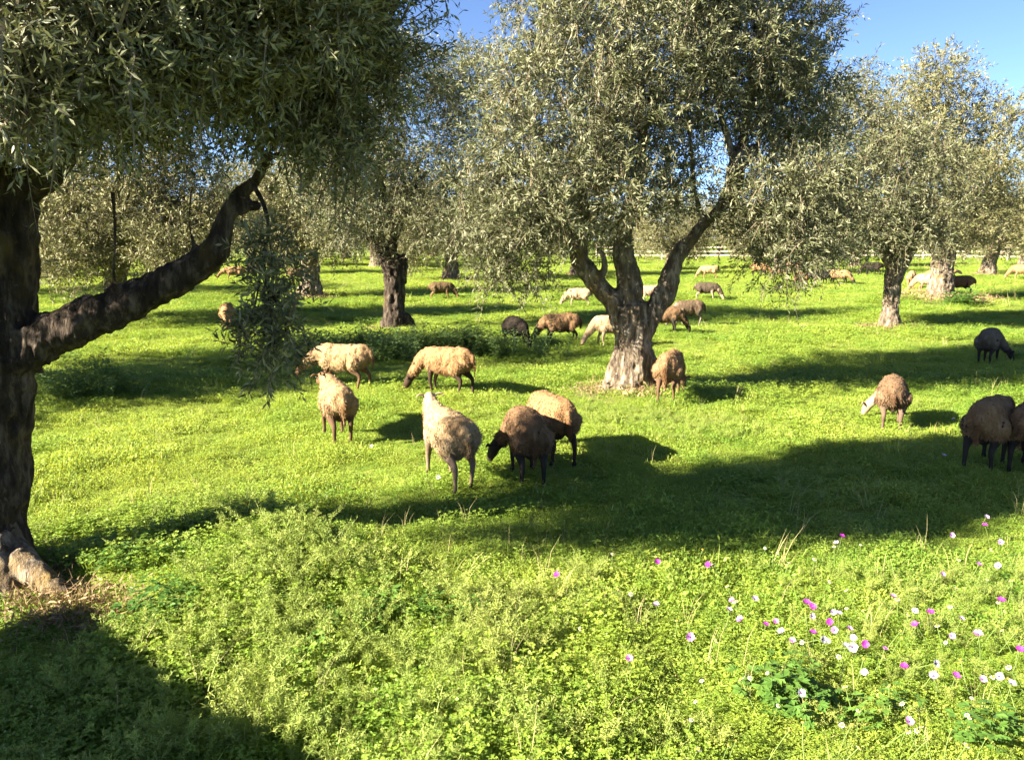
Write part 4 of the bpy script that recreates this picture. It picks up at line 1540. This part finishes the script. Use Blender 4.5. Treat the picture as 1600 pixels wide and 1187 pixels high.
r = np.random.default_rng(21)
turf = [plant_obj('turf_tuft', turf_tuft(r), M_TURF) for _ in range(5)]
clov = [plant_obj('clover', clover_tuft(r, .15, 46, .13, .019), M_CLOVER) for _ in range(4)]
clov_low = [plant_obj('clover_low', clover_tuft(r, .055, 60, .14, .014), M_CLOVER) for _ in range(3)]
feath = [plant_obj('feathery_weed', feather_weed(r), M_FEATHER) for _ in range(5)]
tallw = [plant_obj('tall_weed', tall_weed(r), M_NETTLE) for _ in range(4)]
broad = [plant_obj('broad_leaved_weed', broad_plant(r), M_MALLOW) for _ in range(3)]
straw = [plant_obj('straw', straw_tuft(r), M_STRAW) for _ in range(4)]
tuss = [plant_obj('tussock', [blade_set(r, 70, .09, .15, .006, .9), blade_set(r, 30, .12, .08, .006, 1.0)], M_TURF) for _ in range(3)]
litter = [plant_obj('dead_leaves', litter_tuft(r), M_LITTER) for _ in range(4)]

# turf everywhere, coarser tufts further away
px_, sc_ = [], []
for y0, y1, dens, s in ((2.4, 6, 230, 1.0), (6, 12, 150, 1.05), (12, 25, 46, 1.6), (25, 85, 9, 2.6)):
    x, y = field_points(r, y0, y1, dens)
    keep = ~(near_trunk(x, y, .7) & (r.random(len(x)) < .85)) & ~(bare_root(x, y) & (r.random(len(x)) < .6))
    x, y = x[keep], y[keep]
    k = 1 + .35 * n2(x, y, .7, 3.3) + .3 * n2(x, y, 2.7, 8.1)
    px_.append(lift(x, y))
    ss = s * np.clip(k, .5, 1.7) * r.uniform(.7, 1.25, len(x)) * np.where(r.random(len(x)) < .05, 1.5, 1.0)
    sc_.append(np.column_stack([ss, ss, ss * np.clip(.85 + .7 * n2(x, y, 1.3, 5.5) + .4 * n2(x, y, 4.0, 1.5), .3, 2.0) * (1 if s < 1.5 else .75)]))
scatter('grass', 'short grazed green turf of the olive grove', turf, np.vstack(px_), np.vstack(sc_), r)

# taller tussocks that the sheep have left
x, y = field_points(r, 5.6, 60, 1.6)
k = n2(x, y, .35, 51.0) + .5 * n2(x, y, 1.5, 52.0)
keep = (k > .28) & (r.random(len(x)) < .75) | (r.random(len(x)) < .07)
x, y = x[keep], y[keep]
scatter('tussocks', 'taller grass tussocks left standing in the grazed turf', tuss, lift(x, y), r.uniform(.5, 1.2, len(x)) * (1 + .012 * y), r)

# clover: thick in the rough strip, in low mats on the turf
x, y = field_points(r, 2.4, 6.6, 130)
z = rough_zone(x, y)
k = n2(x, y, .9, 12.0) + .25 * n2(x, y, 3.0, 2.0)
keep = (z > .5) & ~bare_root(x, y) & (r.random(len(x)) < np.clip(np.interp(x, [.2, 1.2], [.5, .4]) + .8 * k, .1, 1))
x, y = x[keep], y[keep]
scatter('clover', 'leafy clover in the ungrazed strip nearest the camera', clov, lift(x, y), np.interp(x, [.2, 1.2], [1.0, .5]) * r.uniform(.7, 1.25, len(x)), r)
x, y = field_points(r, 5, 30, 22)
keep = n2(x, y, .8, 15.0) + .3 * n2(x, y, 2.6, 3.0) > .12
x, y = x[keep], y[keep]
scatter('low_clover', 'low mats of clover in the grazed turf', clov_low, lift(x, y), (1 + .03 * y) * r.uniform(.8, 1.4, len(x)), r)

# pale feathery weeds
x, y = field_points(r, 2.4, 7.2, 75)
z = rough_zone(x, y)
k = n2(x, y, .7, 31.0)
dens = np.where(x < .3, .75, .34) + .45 * k
keep = (z > .5) & ~bare_root(x, y) & (r.random(len(x)) < np.clip(dens, .05, 1))
x, y = x[keep], y[keep]
fx, fy = x, y
fs = np.interp(x, [-2.6, -2, -1.2, .2, 1.5], [.7, .9, .95, .8, .5]) * r.uniform(.65, 1.25, len(x))
x, y = field_points(r, 5, 14, 9)
keep = (n2(x, y, .55, 44.0) > .28) & (rough_zone(x, y) < .5)
x, y = x[keep], y[keep]
ax, ay = [x], [y]
for px0, py0, rx, ry, n in ((1080, 668, 1.3, .6, 110), (820, 640, .9, .5, 50), (960, 650, .7, .4, 40), (310, 800, .8, .35, 50), (250, 590, 1.2, .6, 50), (1130, 620, .6, .4, 30)):
    c = G(px0, py0)
    qx, qy = patch(c[0], c[1], rx, ry, n)
    ax.append(qx)
    ay.append(qy)
x, y = np.concatenate(ax), np.concatenate(ay)
scatter('feathery_weeds', 'pale feathery weeds at the front of the pasture', feath, lift(np.concatenate([fx, x]), np.concatenate([fy, y])),
        np.concatenate([fs, r.uniform(.3, .55, len(x))]), r)

# dark tall weeds: the long patch left of the black ewe and spots along the edge of the rough strip
g = G(640, 566)
xs, ys = [], []
for px0, py0, rx, ry, n in ((560, 566, 1.1, .5, 80), (650, 560, 1.3, .6, 120), (745, 556, .7, .4, 40), (490, 566, .6, .3, 20)):
    c = G(px0, py0)
    x, y = patch(c[0], c[1], rx, ry, n)
    xs.append(x)
    ys.append(y)
for px0, py0, n in ((150, 620, 26), (880, 560, 4)):
    c = G(px0, py0)
    x, y = patch(c[0], c[1], .7, .35, n)
    xs.append(x)
    ys.append(y)
xs, ys = np.concatenate(xs), np.concatenate(ys)
scatter('tall_weeds', 'dark tall weeds in a long patch left of the black ewe', tallw, lift(xs, ys), r.uniform(.75, 1.45, len(xs)), r)

# broad leaved plants by the big left trunk and here and there in front
xs, ys = [], []
for px0, py0, rx, ry, n in ((225, 875, .3, .2, 12), (245, 970, .25, .2, 8), (1265, 1100, .3, .15, 9), (640, 960, .5, .25, 8), (480, 1000, .4, .3, 5), (1480, 1130, .4, .2, 4)):
    c = G(px0, py0)
    x, y = patch(c[0], c[1], rx, ry, n)
    xs.append(x)
    ys.append(y)
xs, ys = np.concatenate(xs), np.concatenate(ys)
scatter('broad_leaved_weeds', 'dark broad leaved weeds beside the big left trunk and among the flowers', broad, lift(xs, ys), r.uniform(.4, .75, len(xs)), r)

c = G(1498, 478)
x, y = patch(c[0], c[1], .5, .4, 16)
scatter('green_weeds', 'fresh green broad leaved weeds right of the foot of the tall tree', broad, lift(x, y), r.uniform(1.2, 2.2, len(x)), r)

# straw coloured blades
x, y = field_points(r, 2.6, 6.5, 5)
x2, y2 = field_points(r, 6, 22, 1.0)
x3, y3 = field_points(r, 22, 70, .35)
m = n2(x3, y3, .12, 6.6) > 0
xs, ys = np.concatenate([x, x2, x3[m]]), np.concatenate([y, y2, y3[m]])
sc = np.concatenate([r.uniform(.45, .95, len(x)), r.uniform(.4, .8, len(x2)), r.uniform(.8, 1.5, m.sum())])
scatter('straw_grass', 'dry straw coloured grass blades dotted over the pasture', straw, lift(xs, ys), sc, r)

# dead leaves and dry twigs round the trunks
xs, ys, ss = [], [], []
for tx, ty, rr in TRUNKS:
    if ty < 1 or ty > 48:
        continue
    n = int(85 * rr * rr) if ty < 35 else 25
    a = r.uniform(0, 6.28, n)
    q = rr * (.3 + .7 * r.random(n))
    xs.append(tx + np.cos(a) * q)
    ys.append(ty + np.sin(a) * q)
    ss.append(np.full(n, 1.0 if ty < 25 else 1.6))
for px0, py0, rx, ry, n in ((125, 955, .32, .22, 46), (60, 930, .25, .12, 16), (190, 1010, .2, .15, 12)):
    c = G(px0, py0)
    qx, qy = patch(c[0], c[1], rx, ry, n)
    xs.append(qx)
    ys.append(qy)
    ss.append(np.full(n, .8))
xs, ys, ss = np.concatenate(xs), np.concatenate(ys), np.concatenate(ss)
scatter('dead_leaves', 'dry brown leaves and twigs heaped round the trunk feet', litter, lift(xs, ys), ss * r.uniform(.7, 1.3, len(xs)), r)


# ------------------------------------------------------------------ flowers
def flower_meshes():
    rr = np.random.default_rng(3)
    out = {}
    n = 11
    pet = []
    for k in range(n):
        a = k * 2 * math.pi / n + rr.uniform(-.08, .08)
        L = .023 * rr.uniform(.88, 1.08)
        d = np.array([math.cos(a), math.sin(a), 0])
        s = np.array([-math.sin(a), math.cos(a), 0])
        z = .003 * (k % 2)
        pet.append(np.array([d * .003 + (0, 0, z), d * L * .55 + s * .0058 + (0, 0, z + .007), d * L * .9 + s * .0052 + (0, 0, z + .012), d * L + (0, 0, z + .013), d * L * .9 - s * .0052 + (0, 0, z + .012), d * L * .55 - s * .0058 + (0, 0, z + .007)]))
    v = np.vstack(pet)
    q = np.vstack([np.array([[0, 1, 2, 3], [0, 3, 4, 5]]) + 6 * k for k in range(n)])
    for c in ('magenta', 'pink', 'pale', 'white'):
        out[c] = mesh_np('petals', v, [q], [M_PET[c]], smooth=False)
    s = Soup()
    s.tube([(0, 0, 0), (0, 0, .004), (0, 0, .008)], [.0045, .005, .003], seg=8, smooth=2)
    out['heart'] = s.mesh('centre', [M_HEART])
    s = Soup()
    s.tube([(0, 0, 0), (0, 0, .003), (0, 0, .006)], [.006, .007, .003], seg=7, smooth=2)
    out['yolk'] = s.mesh('centre', [M_YOLK])
    s = Soup()
    s.tube([(0, 0, 0), (.006, -.012, -.08), (.0, -.028, -.2)], [.0022, .0024, .003], seg=5, smooth=2, cap=False)
    out['stem'] = s.mesh('stem', [M_STEM])
    # a small daisy: petals only two or three pixels wide
    pet = []
    n = 9
    for k in range(n):
        a = k * 2 * math.pi / n
        d = np.array([math.cos(a), math.sin(a), 0])
        t = np.array([-math.sin(a), math.cos(a), 0])
        pet.append(np.array([d * .002, d * .008 + t * .0032 + (0, 0, .001), d * .0135 + (0, 0, .002), d * .008 - t * .0032 + (0, 0, .001)]))
    v = np.vstack(pet)
    q = np.arange(n * 4).reshape(-1, 4)
    out['daisy'] = mesh_np('petals', v, [q], [M_PET['white']], smooth=False)
    return out


FL = flower_meshes()
fr = random.Random(9)


def anemone(px, py, colour, label, s=1.0, h=.15):
    g = G(px, py, h)
    root = empty('anemone', g, fr.uniform(0, 6.28), s * .88)
    root.rotation_euler = (fr.uniform(.0, 1.1), fr.uniform(-.7, .45), fr.uniform(-.4, .4))
    tag(root, label, 'flower', 'anemones in the grass')
    link('petals', FL[colour], root)
    link('centre', FL['heart'], root)
    st = link('stem', FL['stem'], root)
    st.location.z = -.001
    return root


ONE = [
    (870, 898, 'magenta', 'leftmost magenta anemone, alone at the front edge of the big shadow'),
    (1027, 878, 'magenta', 'magenta anemone at the shadow edge, second from the left along it'),
    (1107, 882, 'magenta', 'magenta anemone at the shadow edge, third from the left along it'),
    (983, 1029, 'pink', 'lone pink anemone in the middle of the green weeds in front'),
    (1025, 945, 'pale', 'lone pale lilac anemone just left of the flower patch'),
    (1078, 995, 'pink', 'large pink anemone by itself left of the flower patch'),
    (1315, 838, 'magenta', 'magenta anemone standing in the shade edge above the flower patch'),
    (1307, 849, 'pale', 'small lilac anemone just below the magenta one in the shade edge'),
    (1487, 836, 'pink', 'pink anemone beside a bent straw blade at the shade edge on the right'),
    (1539, 821, 'magenta', 'magenta anemone in the shade near the right edge'),
    (1541, 808, 'pale', 'pale bluish anemone above the magenta one in the right hand shade'),
    (1475, 712, 'pale', 'pale violet anemone in the dark shade left of the brown ewes'),
    (1490, 655, 'pale', 'whitish anemone in the shade above left of the brown ewes'),
    (1564, 939, 'magenta', 'big purple anemone alone near the right edge'),
    (1593, 1015, 'magenta', 'purple anemone cut by the right edge'),
    (1260, 943, 'magenta', 'largest magenta anemone at the top of the flower patch'),
    (1270, 948, 'magenta', 'magenta anemone touching the largest one at the top of the patch'),
    (1331, 1010, 'white', 'largest white anemone in the middle of the flower patch'),
    (1351, 1005, 'magenta', 'magenta anemone right next to the largest white one'),
    (1493, 1056, 'magenta', 'bright magenta anemone lowest on the right'),
    (1413, 1042, 'magenta', 'purple anemone below right of the flower patch'),
    (1420, 1127, 'pink', 'pink anemone nearest to the camera'),
    (1395, 932, 'pink', 'pink anemone alone between the patch and the right hand group'),
    (1528, 991, 'pink', 'large pale pink anemone of the right hand group'),
    (1563, 847, 'pink', 'faint pink anemone at the sunlit edge near the right border'),
    (1251, 1082, 'white', 'white anemone over a dark green hollow in front'),
    (1580, 1068, 'white', 'whitish anemone low at the right edge'),
    (685, 745, 'white', 'white anemone at the feet of the pale ewe with the raised head'),
    (580, 698, 'white', 'white anemone in the turf between the two ewes walking away'),
]
for px, py, c, lab in ONE:
    anemone(px, py, c, lab, {'largest': 1.3, 'big': 1.2, 'large': 1.2}.get(lab.split()[0], 1.0) * (1.0 if py > 800 else 1.15), .16 if py > 800 else .07)
MANY = [
    (1529, 882, 'pink', 'pink anemone above the right hand group, left one of a level pair'),
    (1560, 884, 'pink', 'pink anemone above the right hand group, right one of a level pair'),
    (1472, 897, 'pink', 'faint pink anemone by itself below the bent straw blade on the right'),
    (1144, 938, 'pink', 'pink anemone at the upper left corner of the flower patch'),
    (1179, 936, 'pale', 'pale lilac anemone right of the pink one at the upper left of the patch'),
    (1139, 953, 'pale', 'pale lilac anemone at the far left of the patch under the corner pink one'),
    (1157, 968, 'pink', 'pink anemone in the left of the patch below two pale ones'),
    (1196, 976, 'magenta', 'small magenta anemone in the left part of the flower patch'),
    (1212, 971, 'pink', 'pink anemone right beside the small magenta one in the left of the patch'),
    (1268, 962, 'pale', 'pale anemone right under the touching magenta pair'),
    (1301, 956, 'pale', 'pale lilac anemone, left one of a touching pair right of the magenta pair'),
    (1310, 959, 'pale', 'pale lilac anemone, right one of a touching pair right of the magenta pair'),
    (1296, 971, 'magenta', 'small magenta anemone under the touching pale pair'),
    (1304, 984, 'pink', 'pink anemone in the centre of the patch under a small magenta one'),
    (1327, 983, 'pink', 'pink anemone in the patch straight above the largest white one'),
    (1270, 989, 'magenta', 'magenta anemone in the patch just above two touching white ones'),
    (1221, 987, 'pale', 'pale anemone low in the left part of the patch'),
    (1238, 1001, 'pink', 'pink anemone lowest in the left part of the patch'),
    (1292, 1002, 'white', 'white anemone, right one of a touching white pair in the patch'),
    (1284, 998, 'white', 'white anemone, left one of a touching white pair in the patch'),
    (1321, 1009, 'white', 'white anemone overlapping the left side of the largest white one'),
    (1382, 1014, 'pink', 'pink anemone at the right end of the flower patch'),
    (1429, 955, 'white', 'white anemone at the top of the right hand group'),
    (1454, 957, 'magenta', 'magenta anemone right of the white one at the top of the right hand group'),
    (1430, 976, 'magenta', 'magenta anemone straight below the white one in the right hand group'),
    (1487, 993, 'pale', 'lilac anemone in the middle of the right hand group'),
    (1502, 967, 'pale', 'small lilac anemone in the upper part of the right hand group'),
    (1460, 1036, 'white', 'white anemone below the right hand group, above a pale one'),
    (1459, 1056, 'pale', 'pale anemone left of the bright magenta one at the lower right'),
    (1561, 1056, 'white', 'white anemone right of the bright magenta one at the lower right'),
    (1535, 1061, 'pale', 'pale anemone between the bright magenta and the white one at lower right'),
    (1351, 1051, 'white', 'white anemone alone just below the flower patch'),
    (1333, 996, 'pale', 'pale anemone squeezed between a pink one and the largest white one'),
]
for px, py, c, lab in MANY:
    anemone(px, py, c, lab, fr.uniform(.85, 1.1), .15)
for i in range(95):
    while True:
        px, py = fr.uniform(900, 1598), fr.uniform(850, 1180)
        if fr.random() < (px - 800) / 800:
            break
    g = G(px, py, .15)
    root = empty('daisy', g, 0, fr.uniform(.7, 1.15))
    root.rotation_euler = (fr.uniform(.2, .8), fr.uniform(-.4, .2), fr.uniform(0, 6.28))
    tag(root, 'tiny white daisy dotted in the sunlit grass on the right', 'flower', 'tiny white daisies')
    link('petals', FL['daisy'], root)
    link('centre', FL['yolk'], root, (0, 0, .001))
    link('stem', FL['stem'], root, (0, 0, -.001))
